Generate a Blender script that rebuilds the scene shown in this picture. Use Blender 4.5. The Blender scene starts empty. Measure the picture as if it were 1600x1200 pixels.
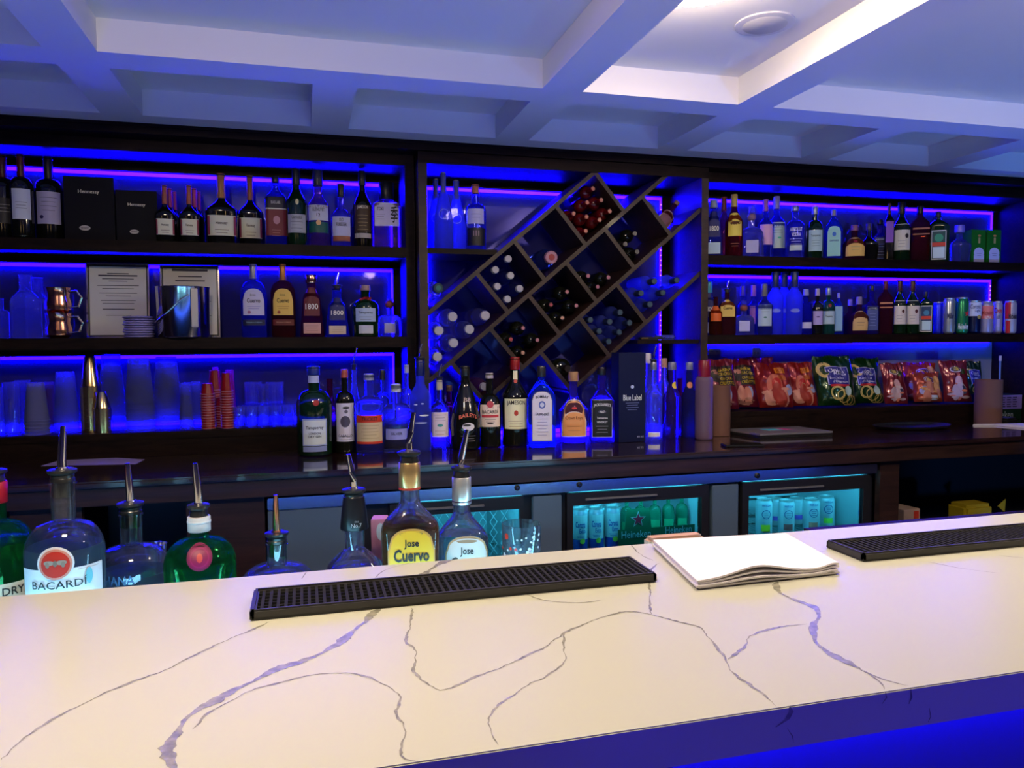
import bpy, bmesh, math, random
import numpy as np
from mathutils import Vector, Matrix
random.seed(7)
S = bpy.context.scene
COL = S.collection
PI = math.pi

# ------------------------------------------------------------------ camera
CH = 1.52
F_PX = 1198.3
YAW, PITCH, ROLL = 0.26431, 0.05612, -0.00674
cy_, sy_ = math.cos(YAW), math.sin(YAW); cp_, sp_ = math.cos(PITCH), math.sin(PITCH)
FWD = Vector((sy_*cp_, cy_*cp_, -sp_))
r0_ = Vector((cy_, -sy_, 0)); u0_ = r0_.cross(FWD)
cr_, sr_ = math.cos(ROLL), math.sin(ROLL)
RGT = r0_*cr_ + u0_*sr_
UPV = u0_*cr_ - r0_*sr_
CAMP = Vector((0, 0, CH))
cam = bpy.data.cameras.new('camera'); camo = bpy.data.objects.new('camera', cam); COL.objects.link(camo)
cam.sensor_width = 36; cam.lens = F_PX/1600*36; cam.clip_start = 0.02
camo.matrix_world = Matrix(((RGT.x, UPV.x, -FWD.x, 0), (RGT.y, UPV.y, -FWD.y, 0), (RGT.z, UPV.z, -FWD.z, CH), (0, 0, 0, 1)))
S.camera = camo

def ray(x, y): return RGT*(x-800) + UPV*(600-y) + FWD*F_PX
def atY(x, y, Y):                      # point seen at a photo pixel, on the vertical plane Y
    d = ray(x, y); return CAMP + d*(Y/d.y)
def atZ(x, y, Z):                      # ... on the horizontal plane Z
    d = ray(x, y); return CAMP + d*((Z-CH)/d.z)
def m_per_px(P): return (Vector(P)-CAMP).dot(FWD)/F_PX

# ------------------------------------------------------------------ view, world
S.view_settings.view_transform = 'Standard'
S.view_settings.look = 'None'
S.view_settings.exposure = 0.0
S.view_settings.gamma = 1.0
S.view_settings.use_curve_mapping = False
W = bpy.data.worlds.new('world'); S.world = W; W.use_nodes = True
W.node_tree.nodes['Background'].inputs[0].default_value = (0.02, 0.02, 0.06, 1)
W.node_tree.nodes['Background'].inputs[1].default_value = 0.15
cyc = S.cycles
cyc.max_bounces = 14; cyc.diffuse_bounces = 3; cyc.glossy_bounces = 6; cyc.transmission_bounces = 14
cyc.transparent_max_bounces = 40; cyc.caustics_reflective = False; cyc.caustics_refractive = False
cyc.sample_clamp_indirect = 4.0; cyc.blur_glossy = 0.5
cyc.use_denoising = True

LAMP = 128.0      # radiance of the warm ceiling lamps
LED = 135.0        # radiance of the blue strips behind the shelves

# ------------------------------------------------------------------ materials
MATS = {}
def hexc(c):
    if isinstance(c, str):
        c = [int(c[i:i+2], 16)/255 for i in (0, 2, 4)]
        return tuple((v/12.92 if v <= .04045 else ((v+.055)/1.055)**2.4) for v in c)
    return tuple(c)
def mat(name, col=(.5, .5, .5), rough=.5, metal=0, trans=0, ior=1.45, emi=None, est=1, coat=0, bump=None, alpha=1, sub=0, spec=.5):
    if name in MATS: return MATS[name]
    m = bpy.data.materials.new(name); m.use_nodes = True
    b = m.node_tree.nodes['Principled BSDF']; I = b.inputs
    c = hexc(col)
    I['Base Color'].default_value = (*c, 1); I['Roughness'].default_value = rough; I['Metallic'].default_value = metal
    I['Transmission Weight'].default_value = trans; I['IOR'].default_value = ior; I['Alpha'].default_value = alpha
    I['Coat Weight'].default_value = coat; I['Coat Roughness'].default_value = .06
    I['Specular IOR Level'].default_value = spec
    if sub:
        I['Subsurface Weight'].default_value = sub; I['Subsurface Radius'].default_value = (.02, .02, .02); I['Subsurface Scale'].default_value = 1
    if emi: I['Emission Color'].default_value = (*hexc(emi), 1); I['Emission Strength'].default_value = est
    if bump:
        N = m.node_tree.nodes; L = m.node_tree.links
        t = N.new('ShaderNodeTexCoord'); n = N.new('ShaderNodeTexNoise'); n.inputs['Scale'].default_value = bump[0]; n.inputs['Detail'].default_value = 4
        bp = N.new('ShaderNodeBump'); bp.inputs['Strength'].default_value = bump[1]; bp.inputs['Distance'].default_value = bump[2] if len(bump) > 2 else .002
        L.new(t.outputs['Object'], n.inputs['Vector']); L.new(n.outputs['Fac'], bp.inputs['Height']); L.new(bp.outputs['Normal'], I['Normal'])
    MATS[name] = m
    return m
def wood(name, a, b, rough, coat, scale=(2, 14, 14)):
    m = mat(name, a, rough, coat=coat)
    N = m.node_tree.nodes; L = m.node_tree.links; p = N['Principled BSDF']
    t = N.new('ShaderNodeTexCoord'); mp = N.new('ShaderNodeMapping'); mp.inputs['Scale'].default_value = scale
    n = N.new('ShaderNodeTexNoise'); n.inputs['Scale'].default_value = 3; n.inputs['Detail'].default_value = 6; n.inputs['Distortion'].default_value = 1.2
    r = N.new('ShaderNodeValToRGB'); r.color_ramp.elements[0].position = .35; r.color_ramp.elements[1].position = .7
    r.color_ramp.elements[0].color = (*hexc(a), 1); r.color_ramp.elements[1].color = (*hexc(b), 1)
    L.new(t.outputs['Object'], mp.inputs[0]); L.new(mp.outputs[0], n.inputs['Vector']); L.new(n.outputs['Fac'], r.inputs[0]); L.new(r.outputs[0], p.inputs['Base Color'])
    return m
WOOD = wood('dark_stained_wood', (.006, .003, .003), (.016, .008, .006), .5, 0)
WOOD.node_tree.nodes['Principled BSDF'].inputs['Specular IOR Level'].default_value = .13
WOODC = wood('counter_wood', (.014, .006, .006), (.04, .016, .013), .14, 1, (1.2, 12, 12))
WOODA = wood('apron_wood', (.014, .006, .005), (.036, .015, .011), .45, .03, (1.2, 10, 14))
MIRROR = mat('glow_tinted_mirror', (.06, .06, .32), .03, .62)  # blue LED haze put into the mirror's tint and diffuse share
CEIL = mat('ceiling_paint', (.82, .79, .76), .62, bump=(25, .12, .004))
WALL = mat('wall_paint', (.06, .06, .09), .8, bump=(40, .1))
WALLG = mat('grey_wall_paint', (.16, .155, .15), .8, bump=(40, .1))
FLOOR = wood('floor_boards', (.05, .04, .035), (.1, .08, .07), .4, .2)
STEEL = mat('brushed_steel', (.62, .63, .65), .24, 1, bump=(60, .05))
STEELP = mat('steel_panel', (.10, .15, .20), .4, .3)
CHROME = mat('chrome', (.85, .83, .8), .12, 1)
COPPER = mat('copper', (.85, .42, .28), .15, 1)
BLACKP = mat('black_plastic', (.012, .012, .014), .35)
RUBBER = mat('black_rubber', (.032, .031, .03), .5, bump=(300, .15, .0005))
RUBBERT = mat('black_rubber_ribs', (.016, .016, .016), .8, spec=.2)
PANE = mat('door_pane', (.9, .97, 1), 0, trans=1, ior=1.02)
PAPER = mat('white_paper', (.8, .79, .8), .7)
INK = mat('black_ink', (.015, .015, .02), .6)
PLASTIC = mat('clear_plastic', (.9, .93, 1), .08, trans=.92, ior=1.3)
STONE = mat('white_quartz', (.50, .50, .39), .3, spec=.12)
VEIN = mat('grey_quartz_vein', (.36, .33, .31), .25, bump=(120, .2))
VEIN2 = mat('pale_quartz_vein', (.5, .46, .42), .25)
for vm, lo, hi in ((VEIN, (.19, .185, .14), (.33, .32, .24)),):
    N = vm.node_tree.nodes; L = vm.node_tree.links
    t = N.new('ShaderNodeTexCoord'); n = N.new('ShaderNodeTexNoise'); n.inputs['Scale'].default_value = 70; n.inputs['Detail'].default_value = 5
    r = N.new('ShaderNodeValToRGB'); r.color_ramp.elements[0].position = .38; r.color_ramp.elements[1].position = .62
    r.color_ramp.elements[0].color = (*lo, 1); r.color_ramp.elements[1].color = (*hi, 1)
    L.new(t.outputs['Object'], n.inputs['Vector']); L.new(n.outputs['Fac'], r.inputs[0]); L.new(r.outputs[0], N['Principled BSDF'].inputs['Base Color'])
def led(name, col, k): return mat(name, (.1, .1, .1), .5, emi=col, est=k)
LEDB = led('blue_led', (.0010, .00006, 1), LED)
LEDV = led('violet_led', (.0022, .00006, 1), LED)
LEDU = led('underbar_fill', (.035, .12, 1), 6)
BEAD = led('led_bead', (.008, .003, 1), LED)
def gm(c, r=.25, metal=0, coat=0):        # paint / paper / plastic in a plain colour
    c = hexc(c); return mat('c_%02x%02x%02x_%d_%d' % (int(c[0]*255), int(c[1]*255), int(c[2]*255), int(r*100), int(metal*10)), c, r, metal, coat=coat)
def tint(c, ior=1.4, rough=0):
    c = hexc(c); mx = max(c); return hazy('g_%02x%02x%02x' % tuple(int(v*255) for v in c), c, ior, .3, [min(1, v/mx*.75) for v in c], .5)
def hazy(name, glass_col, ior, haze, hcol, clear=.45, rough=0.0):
    """glass with an added scattering haze, so that light from behind shows in it"""
    if name in MATS: return MATS[name]
    m = bpy.data.materials.new(name); m.use_nodes = True; N = m.node_tree.nodes; L = m.node_tree.links; N.clear()
    out = N.new('ShaderNodeOutputMaterial'); g = N.new('ShaderNodeBsdfGlass'); g.inputs['Color'].default_value = (*hexc(glass_col), 1); g.inputs['IOR'].default_value = ior; g.inputs['Roughness'].default_value = rough
    tr = N.new('ShaderNodeBsdfTransparent'); tl = N.new('ShaderNodeBsdfTranslucent'); df = N.new('ShaderNodeBsdfDiffuse')
    tl.inputs['Color'].default_value = (*hexc(hcol), 1); df.inputs['Color'].default_value = (*[c*.6 for c in hexc(hcol)], 1)
    m1 = N.new('ShaderNodeMixShader'); m1.inputs[0].default_value = .3; L.new(tl.outputs[0], m1.inputs[1]); L.new(df.outputs[0], m1.inputs[2])
    m2 = N.new('ShaderNodeMixShader'); m2.inputs[0].default_value = clear; L.new(m1.outputs[0], m2.inputs[1]); L.new(tr.outputs[0], m2.inputs[2])
    m3 = N.new('ShaderNodeMixShader'); m3.inputs[0].default_value = haze; L.new(g.outputs[0], m3.inputs[1]); L.new(m2.outputs[0], m3.inputs[2])
    L.new(m3.outputs[0], out.inputs['Surface']); MATS[name] = m; return m
GLASS = hazy('clear_glass', (.97, .98, 1), 1.45, .33, (.6, .66, 1), .55)  # bluish haze colour carries the glow of the LED strips
GLASSB = hazy('bottle_glass', (.86, .9, 1), 1.38, .45, (.45, .5, 1), .5)  # same LED glow put into the haze colour
FROST = hazy('frosted_glow_glass', (.5, .6, 1), 1.3, .92, (.16, .22, 1), .35)  # shelf LED glow put into the frosted glass as blue colour
DARKG = mat('dark_bottle_glass', (.006, .007, .005), .06, coat=.4)
GREEND = mat('dark_green_glass', (.006, .03, .012), .05, trans=.35, coat=.3)
GOLD = mat('gold_foil', (.78, .52, .22), .28, .85)
SILV = mat('silver_foil', (.75, .74, .72), .3, .8)

# ------------------------------------------------------------------ mesh builder
TXT = {}
def text_mesh(s, off=.0, shear=0):
    k = (s, off, shear)
    if k in TXT: return TXT[k]
    cu = bpy.data.curves.new('t', 'FONT'); cu.body = s; cu.resolution_u = 2; cu.offset = off; cu.shear = shear
    o = bpy.data.objects.new('t', cu); COL.objects.link(o)
    me = bpy.data.meshes.new_from_object(o)
    vs = [(v.co.x, v.co.y) for v in me.vertices]; fs = [tuple(p.vertices) for p in me.polygons]
    bpy.data.objects.remove(o); bpy.data.curves.remove(cu); bpy.data.meshes.remove(me)
    if vs:
        x0 = min(v[0] for v in vs); x1 = max(v[0] for v in vs); y0 = min(v[1] for v in vs); y1 = max(v[1] for v in vs)
        vs = [((v[0]-x0)/max(x1-x0, 1e-6)-.5, (v[1]-y0)/max(y1-y0, 1e-6)-.5) for v in vs]
    TXT[k] = (vs, fs); return TXT[k]

class MB:
    def __init__(s): s.v = []; s.f = []; s.m = []
    def add(s, vs, fs, m=0):
        n = len(s.v); s.v += [tuple(v) for v in vs]; s.f += [tuple(i+n for i in f) for f in fs]; s.m += [m]*len(fs); return s
    def box(s, x0, x1, y0, y1, z0, z1, m=0):
        return s.add([(x0,y0,z0),(x1,y0,z0),(x1,y1,z0),(x0,y1,z0),(x0,y0,z1),(x1,y0,z1),(x1,y1,z1),(x0,y1,z1)],
                     [(0,3,2,1),(4,5,6,7),(0,1,5,4),(1,2,6,5),(2,3,7,6),(3,0,4,7)], m)
    def rbox(s, x0, x1, y0, y1, z0, z1, b=.003, m=0):
        bm = bmesh.new(); bmesh.ops.create_cube(bm, size=1)
        for v in bm.verts: v.co = Vector(((x0+x1)/2+v.co.x*(x1-x0), (y0+y1)/2+v.co.y*(y1-y0), (z0+z1)/2+v.co.z*(z1-z0)))
        bmesh.ops.bevel(bm, geom=bm.edges[:], offset=b, segments=2, affect='EDGES')
        s.add([v.co[:] for v in bm.verts], [[v.index for v in f.verts] for f in bm.faces], m); bm.free(); return s
    def prism(s, pts, a, b, axis=1, m=0):    # outline in the two other axes, pulled from a to b along axis
        n = len(pts); P = lambda p, t: (p[0], t, p[1]) if axis == 1 else ((p[0], p[1], t) if axis == 2 else (t, p[0], p[1]))
        vs = [P(p, a) for p in pts]+[P(p, b) for p in pts]
        fs = [tuple(range(n)), tuple(range(2*n-1, n-1, -1))]+[(i, i+n, (i+1) % n+n, (i+1) % n) for i in range(n)]
        return s.add(vs, fs, m)
    def lathe(s, prof, seg=24, asp=1, cx=0, cy=0, cz=0, m=0, cap=True, jit=None):
        rings = []
        for q in prof:
            r, z = q[0], q[1]; p = q[2] if len(q) > 2 else 2; a = q[3] if len(q) > 3 else asp
            ring = []
            for i in range(seg):
                t = 2*PI*(i+.5)/seg; c, d = math.cos(t), math.sin(t)
                k = 1 if p == 2 else 1/((abs(c)**p+abs(d)**p)**(1/p))
                j = jit(t, z) if jit else 1
                ring.append((cx+r*k*c*j, cy+r*k*d*a*j, cz+z))
            rings.append(ring)
        n = len(s.v)
        for R in rings: s.v += R
        for j in range(len(rings)-1):
            for i in range(seg):
                k = (i+1) % seg
                s.f.append((n+j*seg+i, n+j*seg+k, n+(j+1)*seg+k, n+(j+1)*seg+i)); s.m.append(m)
        if cap:
            s.f.append(tuple(n+i for i in range(seg-1, -1, -1))); s.m.append(m)
            e = n+(len(rings)-1)*seg; s.f.append(tuple(e+i for i in range(seg))); s.m.append(m)
        return s
    def tube(s, pts, rads, seg=10, m=0):
        P = [Vector(p) for p in pts]
        if not hasattr(rads, '__len__'): rads = [rads]*len(P)
        n = len(s.v); ref = Vector((0, 0, 1))
        for i, p in enumerate(P):
            d = (P[min(i+1, len(P)-1)]-P[max(i-1, 0)]).normalized()
            a = d.cross(ref)
            if a.length < .1: a = d.cross(Vector((0, 1, 0)))
            a.normalize(); b = d.cross(a)
            for k in range(seg):
                t = 2*PI*k/seg; s.v.append(tuple(p+(a*math.cos(t)+b*math.sin(t))*rads[i]))
        for j in range(len(P)-1):
            for i in range(seg):
                k = (i+1) % seg; s.f.append((n+j*seg+i, n+(j+1)*seg+i, n+(j+1)*seg+k, n+j*seg+k)); s.m.append(m)
        s.f.append(tuple(n+i for i in range(seg))); s.m.append(m)
        e = n+(len(P)-1)*seg; s.f.append(tuple(e+i for i in range(seg-1, -1, -1))); s.m.append(m)
        return s
    # ---- things laid on a surface given by mp(u, v, lift)
    def patch(s, mp, u0, u1, v0, v1, nu=8, nv=4, lift=.0006, m=0):
        vs = [mp(u0+(u1-u0)*i/nu, v0+(v1-v0)*j/nv, lift) for j in range(nv+1) for i in range(nu+1)]
        fs = [(j*(nu+1)+i, j*(nu+1)+i+1, (j+1)*(nu+1)+i+1, (j+1)*(nu+1)+i) for j in range(nv) for i in range(nu)]
        return s.add(vs, fs, m)
    def disc(s, mp, cu, cv, ru, rv, lift=.0008, m=0, seg=20, rings=2, fn=None, hole=0):
        vs = []; fs = []; fn = fn or (lambda t: 1)
        rr = [hole+(1-hole)*k/rings for k in range(rings+1)]
        for k in rr:
            for i in range(seg):
                t = 2*PI*i/seg; f = fn(t)
                vs.append(mp(cu+ru*k*f*math.cos(t), cv+rv*k*f*math.sin(t), lift))
        for k in range(rings):
            for i in range(seg):
                j = (i+1) % seg; fs.append((k*seg+i, (k+1)*seg+i, (k+1)*seg+j, k*seg+j))
        return s.add(vs, fs, m)
    def star(s, mp, cu, cv, r, lift):
        vs = [mp(cu, cv, lift)]+[mp(cu+r*(1 if i % 2 == 0 else .42)*math.cos(PI/2+PI*i/5), cv+r*(1 if i % 2 == 0 else .42)*math.sin(PI/2+PI*i/5), lift) for i in range(10)]
        return s.add(vs, [(0, i+1, (i+1) % 10+1) for i in range(10)])
    def arch(s, mp, cu, v0, v1, w, lift=.0006, m=0, n=12, top=.5):   # rectangle with a rounded top
        vs = []; h = v1-v0; ht = h*top
        for i in range(n+1):
            u = -1+2*i/n; z = v1-ht+ht*math.sqrt(max(0, 1-abs(u)**2.6))
            for k in range(4): vs.append(mp(cu+u*w/2, v0+(z-v0)*k/3, lift))
        fs = [(i*4+k, (i+1)*4+k, (i+1)*4+k+1, i*4+k+1) for i in range(n) for k in range(3)]
        return s.add(vs, fs, m)
    def text(s, mp, st, cu, cv, w, h, lift=.0012, m=0, off=0, bow=0, shear=0):
        vs, fs = text_mesh(st, off, shear)
        return s.add([mp(cu+x*w, cv+y*h+bow*(1-4*x*x), lift) for x, y in vs], fs, m)
    def build(s, name, mats, parent=None, smooth=True, loc=None, rot=None):
        if not isinstance(mats, (list, tuple)): mats = [mats]
        me = bpy.data.meshes.new(name); me.from_pydata(s.v, [], s.f)
        for mm in mats: me.materials.append(mm)
        me.polygons.foreach_set('material_index', s.m)
        if smooth:
            me.shade_smooth(); me.set_sharp_from_angle(angle=math.radians(38))
        me.update()
        o = bpy.data.objects.new(name, me); COL.objects.link(o)
        if parent: o.parent = parent
        if loc: o.location = loc
        if rot: o.rotation_euler = rot
        return o

def tag(o, label=None, cat=None, group=None, kind=None):
    if label: o['label'] = label
    if cat: o['category'] = cat
    if group: o['group'] = group
    if kind: o['kind'] = kind
    return o
def thing(name, label, cat, loc=(0, 0, 0), rz=0, group=None, rot=None):
    o = bpy.data.objects.new(name, None); COL.objects.link(o); o.empty_display_size = .05
    o.location = loc; o.rotation_euler = rot or (0, 0, rz)
    return tag(o, label, cat, group)
def struct(mb, name, m):
    o = mb.build(name, m, smooth=False); o['kind'] = 'structure'; return o
def copy_tree(o, parent=None):
    c = o.copy(); COL.objects.link(c)
    if parent: c.parent = parent
    for ch in list(o.children): copy_tree(ch, c)
    return c
def flat(x0, z0, y=0):                        # map onto a vertical plane facing -Y
    return lambda u, v, e: (x0+u, y-e, z0+v)

# ------------------------------------------------------------------ the setting
ZC, ZP = 2.35, 2.445
YF, YS, YB = 3.22, 3.30, 3.55
CT = 1.07
mb = MB(); mb.box(-3.2, 6.5, -3.6, 3.7, -.1, 0); struct(mb, 'floor', FLOOR)
mb = MB(); mb.box(-3.3, -3.2, -3.6, 3.7, 0, 2.6); struct(mb, 'wall_left', WALL)
mb = MB(); mb.box(6.5, 6.6, -3.6, 3.7, 0, 2.6); struct(mb, 'wall_right', WALL)
mb = MB(); mb.box(-3.2, 6.5, 3.62, 3.7, 0, 2.35); struct(mb, 'wall_back', WALL)
mb = MB(); mb.box(-3.2, 6.5, -3.7, -3.6, 0, 2.6); struct(mb, 'wall_front', WALLG)
# coffered ceiling: one slab with the beams hanging from it
mb = MB(); mb.box(-3.2, 6.5, -3.6, 3.7, ZP, ZP+.1)
mb.box(-3.2, 6.5, 3.10, 3.7, ZC, ZP); mb.box(-3.2, 6.5, 2.46, 2.60, ZC, ZP)
for yb in (.62, -1.2, -3.0): mb.box(-3.2, 6.5, yb, yb+.14, ZC, ZP)
for i, x in enumerate((-2.88, -2.15, -1.42, -.69, .045, .777, 1.502, 2.222, 2.93, 3.65, 4.38, 5.1, 5.83)):
    mb.box(x, x+.14, 2.60, 3.10, ZC, ZP)
for x in (-2.15, -.69, .777, 1.502, 2.93, 4.38, 5.1): mb.box(x, x+.14, -3.6, 2.46, ZC, ZP-.0005)
struct(mb, 'ceiling', CEIL)

# ------------------------------------------------------------------ ceiling lamps
LW = led('warm_lamp_diffuser', (1, .80, .56), LAMP)
def dome(x, y, label, strength=None):
    t = thing('ceiling_lamp', label, 'lamp', (x, y, ZP), 0, 'round warm ceiling lamps')
    MB().lathe([(.155, -.022), (.16, -.018), (.16, 0)], 40).build('base', gm((.8, .78, .75), .4), t)
    MB().lathe([(.001, -.072), (.05, -.069), (.095, -.058), (.13, -.041), (.148, -.022)], 40, cap=False).build('diffuser', LW, t)
dome(.965, 1.765, 'glowing round flush lamp above the white bar top')
dome(-.30, 1.0, 'round flush lamp in the large coffer above the left of the bar')
dome(2.35, 1.0, 'round flush lamp in the wide coffer above the right of the bar')
# caged pendants over the seating, seen only as reflections in the mirrors
GLD = mat('gold_wire', (.8, .55, .25), .3, .9)
BULB = led('pendant_bulb', (1, .66, .3), 14)
def pendant(x, y, z, label):
    t = thing('pendant_lamp', label, 'pendant lamp', (x, y, z), 0, 'caged pendant lamps over the seating')
    m = MB(); rr = (.16, .21, .19); zz = (.10, 0, -.09); n = 8
    for j in range(3):
        P = [(rr[j]*math.cos(2*PI*(i+.5*(j % 2))/n), rr[j]*math.sin(2*PI*(i+.5*(j % 2))/n), zz[j]) for i in range(n+1)]; m.tube(P, .009, 6)
    for j in range(2):
        for i in range(n):
            a = 2*PI*(i+.5*(j % 2))/n
            for d in (-.5, .5):
                b = a+2*PI*d/n; m.tube([(rr[j]*math.cos(a), rr[j]*math.sin(a), zz[j]), (rr[j+1]*math.cos(b), rr[j+1]*math.sin(b), zz[j+1])], .007, 5)
    m.build('cage', GLD, t); MB().lathe([(.001, -.05), (.05, -.03), (.06, .01), (.03, .05), (.02, .09)], 18).build('bulb', BULB, t)
    MB().tube([(0, 0, .09), (0, 0, ZP-z)], .004, 6).build('cord', BLACKP, t)
for px, py, lb in ((577, 428, 'gold caged pendant lamp over the near seating'), (268, 424, 'gold caged pendant lamp over the seats on the left')):
    q = atY(px, py, 8.3); pendant(q.x, 7.1-8.3, q.z, lb)

sp = thing('ceiling_speaker', 'pale round speaker grille flush in the ceiling beside the lamp', 'speaker', (1.325, 2.03, ZP))
MB().lathe([(.075, -.006), (.085, -.004), (.085, 0)], 36).build('rim', gm((.62, .6, .62), .5), sp)
MB().lathe([(.062, -.0075), (.064, -.006)], 36).build('grille', gm((.5, .48, .5), .7), sp)

# added blue wash fixtures, out of view on the room side: they light the underside of the beams and the face of the bar
def wash(x, y, z, aim, power, label, col=(.06, .05, 1), size=.25):
    t = thing('added_wash_light', label, 'fill light', (x, y, z))
    d = (Vector(aim)-Vector((x, y, z))).normalized(); q = d.to_track_quat('-Z', 'Y')
    h = MB().lathe([(size*.52, .004), (size*.56, .004), (size*.56, .06), (size*.4, .12), (.02, .12)], 24).build('housing', BLACKP, t); h.rotation_euler = q.to_euler()
    s_ = MB().box(-.01, .01, -.01, .01, -z, -size*.6).build('stand', BLACKP, t)
    L = bpy.data.lights.new('added_wash_beam', 'AREA'); L.shape = 'DISK'; L.size = size; L.energy = power; L.color = col; L.spread = math.radians(95)
    lo = bpy.data.objects.new('added_wash_beam', L); COL.objects.link(lo); lo.parent = t; lo.rotation_euler = q.to_euler()
wash(-1.3, -.6, .35, (-.1, 2.9, 2.35), 5, 'added blue wash light on a stand left of the bar seats', (.03, .02, 1))
wash(1.0, -1.0, .35, (1.1, 2.8, 2.3), 6, 'added blue wash light on a stand behind the middle bar seats', (.03, .02, 1))
wash(3.2, -.4, .35, (2.8, 2.9, 2.35), 18, 'added pale blue wash light on a stand behind the right bar seats', (.07, .27, 1))
# recessed downlights over the bar top
def downlight(x, y, power, label):
    t = thing('recessed_downlight', label, 'downlight', (x, y, ZP), 0, 'recessed downlights over the bar')
    MB().lathe([(.05, -.004), (.062, -.004), (.064, 0)], 28, cap=False).build('trim_ring', gm((.7, .7, .7), .4), t)
    L = bpy.data.lights.new('downlight_beam', 'SPOT'); L.energy = power; L.color = (1, .76, .47); L.spot_size = math.radians(92); L.spot_blend = .7; L.shadow_soft_size = .05
    lo = bpy.data.objects.new('downlight_beam', L); COL.objects.link(lo); lo.parent = t; lo.location = (0, 0, -.006)
downlight(-.45, .95, 9, 'recessed downlight over the left of the white bar'); downlight(.75, .85, 4, 'recessed downlight over the middle of the white bar'); downlight(2.0, .95, 8, 'recessed downlight over the right of the white bar')

# ------------------------------------------------------------------ white bar
BX0, BX1, BY0, BY1 = -1.6, 3.2, .797, 1.54
bar = thing('bar_counter', 'white veined stone bar top with a dark panelled front, nearest the viewer', 'bar', (0, 0, 0))
slab = MB().rbox(BX0, BX1, BY0, BY1, CT-.053, CT, .0015).build('countertop', STONE, bar)
def vein(px, w, mi=0, jag=.35):
    mb = MB(); P = [atZ(x, y, CT) for x, y in px]; pts = []
    for i in range(len(P)-1):
        n = max(2, int((P[i+1]-P[i]).length/.006))
        for k in range(n):
            t = k/n
            a, b, c, d = P[max(i-1, 0)], P[i], P[i+1], P[min(i+2, len(P)-1)]
            q = .5*((2*b)+(c-a)*t+(2*a-5*b+4*c-d)*t*t+(3*b-a-3*c+d)*t*t*t); pts.append(q)
    pts.append(P[-1]); N = len(pts); vs = []
    off = 0
    for i, p in enumerate(pts):
        d = (pts[min(i+1, N-1)]-pts[max(i-1, 0)]); nrm = Vector((-d.y, d.x, 0)).normalized()
        off = off*.6+random.uniform(-1, 1)*w*jag
        ww = w*(.55+.45*random.random())*(1+.5*math.sin(i*.35))*min(1, (i+1)/5, (N-i)/5)
        y1 = lambda q: (q.x, min(max(q.y, BY0+.003), BY1-.003), CT+.0004)
        vs += [y1(p+nrm*(ww/2+off)), y1(p-nrm*(ww/2-off))]
    fs = [(2*i, 2*i+1, 2*i+3, 2*i+2) for i in range(N-1)]
    mb.add(vs, fs); return mb
V1 = None
def addv(dst, src): src.build('stone_vein', VEIN, slab, smooth=False)
addv(V1, vein([(595, 950), (560, 980), (525, 1008), (480, 1030), (430, 1048), (385, 1070), (340, 1092), (300, 1118), (278, 1145), (262, 1172), (272, 1198), (300, 1230)], .014, jag=.12))
addv(V1, vein([(1212, 908), (1216, 924), (1240, 937), (1270, 948), (1281, 962), (1272, 978), (1275, 1005), (1305, 1025), (1345, 1046)], .011, jag=.12))
addv(V1, vein([(715, 872), (690, 880), (662, 898), (640, 915)], .014, jag=.1))
for px, w in (([(420, 972), (385, 988), (330, 1012), (270, 1042), (200, 1068), (140, 1095), (80, 1125), (30, 1160), (0, 1188)], .004),
              ([(300, 1140), (330, 1112), (380, 1085), (430, 1068), (500, 1054), (560, 1054), (605, 1072), (625, 1090), (618, 1115), (632, 1140), (628, 1180), (650, 1190)], .0035),
              ([(643, 950), (642, 970), (636, 1000), (650, 1020), (648, 1050), (688, 1078), (740, 1060), (800, 1035), (850, 1012), (882, 990), (930, 968), (978, 956), (1018, 960), (1070, 975), (1095, 982), (1110, 1000), (1135, 1030), (1142, 1050), (1170, 1070), (1195, 1088), (1215, 1104)], .0042),
              ([(882, 990), (880, 1015), (882, 1035), (850, 1060), (830, 1068), (790, 1095), (768, 1115), (765, 1135), (778, 1165)], .003),
              ([(1018, 960), (1016, 940), (1014, 915), (1018, 890), (1030, 880)], .0036),
              ([(1136, 1030), (1165, 1008), (1172, 995), (1195, 985), (1230, 978), (1262, 975)], .0045),
              ([(1345, 1046), (1375, 1065), (1382, 1078)], .003), ([(1345, 1046), (1380, 1062), (1420, 1072)], .002),
              ([(820, 928), (850, 938), (900, 942), (938, 938)], .0028),
              ([(585, 905), (600, 892), (640, 880), (700, 868)], .0018), ([(985, 850), (1000, 866), (1020, 876)], .003),
              ([(1100, 858), (1150, 853), (1200, 843), (1230, 850), (1262, 862), (1290, 862)], .0035),
              ([(1195, 836), (1215, 850), (1240, 862)], .002), ([(1450, 878), (1500, 888), (1560, 896)], .002),
              ([(1560, 868), (1600, 872)], .002), ([(480, 893), (470, 905)], .002)):
    addv(V1, vein(px, w, jag=.4))
def edgevein(pts, w):
    P = [(atY(x, y, BY0-.0004)) for x, y in pts]
    vs = []; 
    for i, p in enumerate(P):
        ww = w*(1 if 0 < i < len(P)-1 else .3); vs += [(p.x-ww/2, BY0-.0006, p.z), (p.x+ww/2, BY0-.0006, p.z)]
    MB().add(vs, [(2*i, 2*i+2, 2*i+3, 2*i+1) for i in range(len(P)-1)]).build('edge_vein', VEIN, slab, smooth=False)
edgevein([(1234, 1104), (1236, 1112), (1230, 1124), (1212, 1136)], .007); edgevein([(1230, 1138), (1238, 1150), (1240, 1160)], .0016)
edgevein([(1383, 1080), (1385, 1090), (1378, 1100)], .002); edgevein([(1423, 1076), (1424, 1090), (1420, 1100)], .003); edgevein([(1452, 1106), (1454, 1120), (1450, 1128)], .002)
FRONT = mat('bar_front_panel', (.10, .10, .16), .45, bump=(8, .1))
MB().box(BX0, BX1, .93, 1.0, 0, CT-.053).build('front_panel', FRONT, bar, smooth=False)
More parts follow.
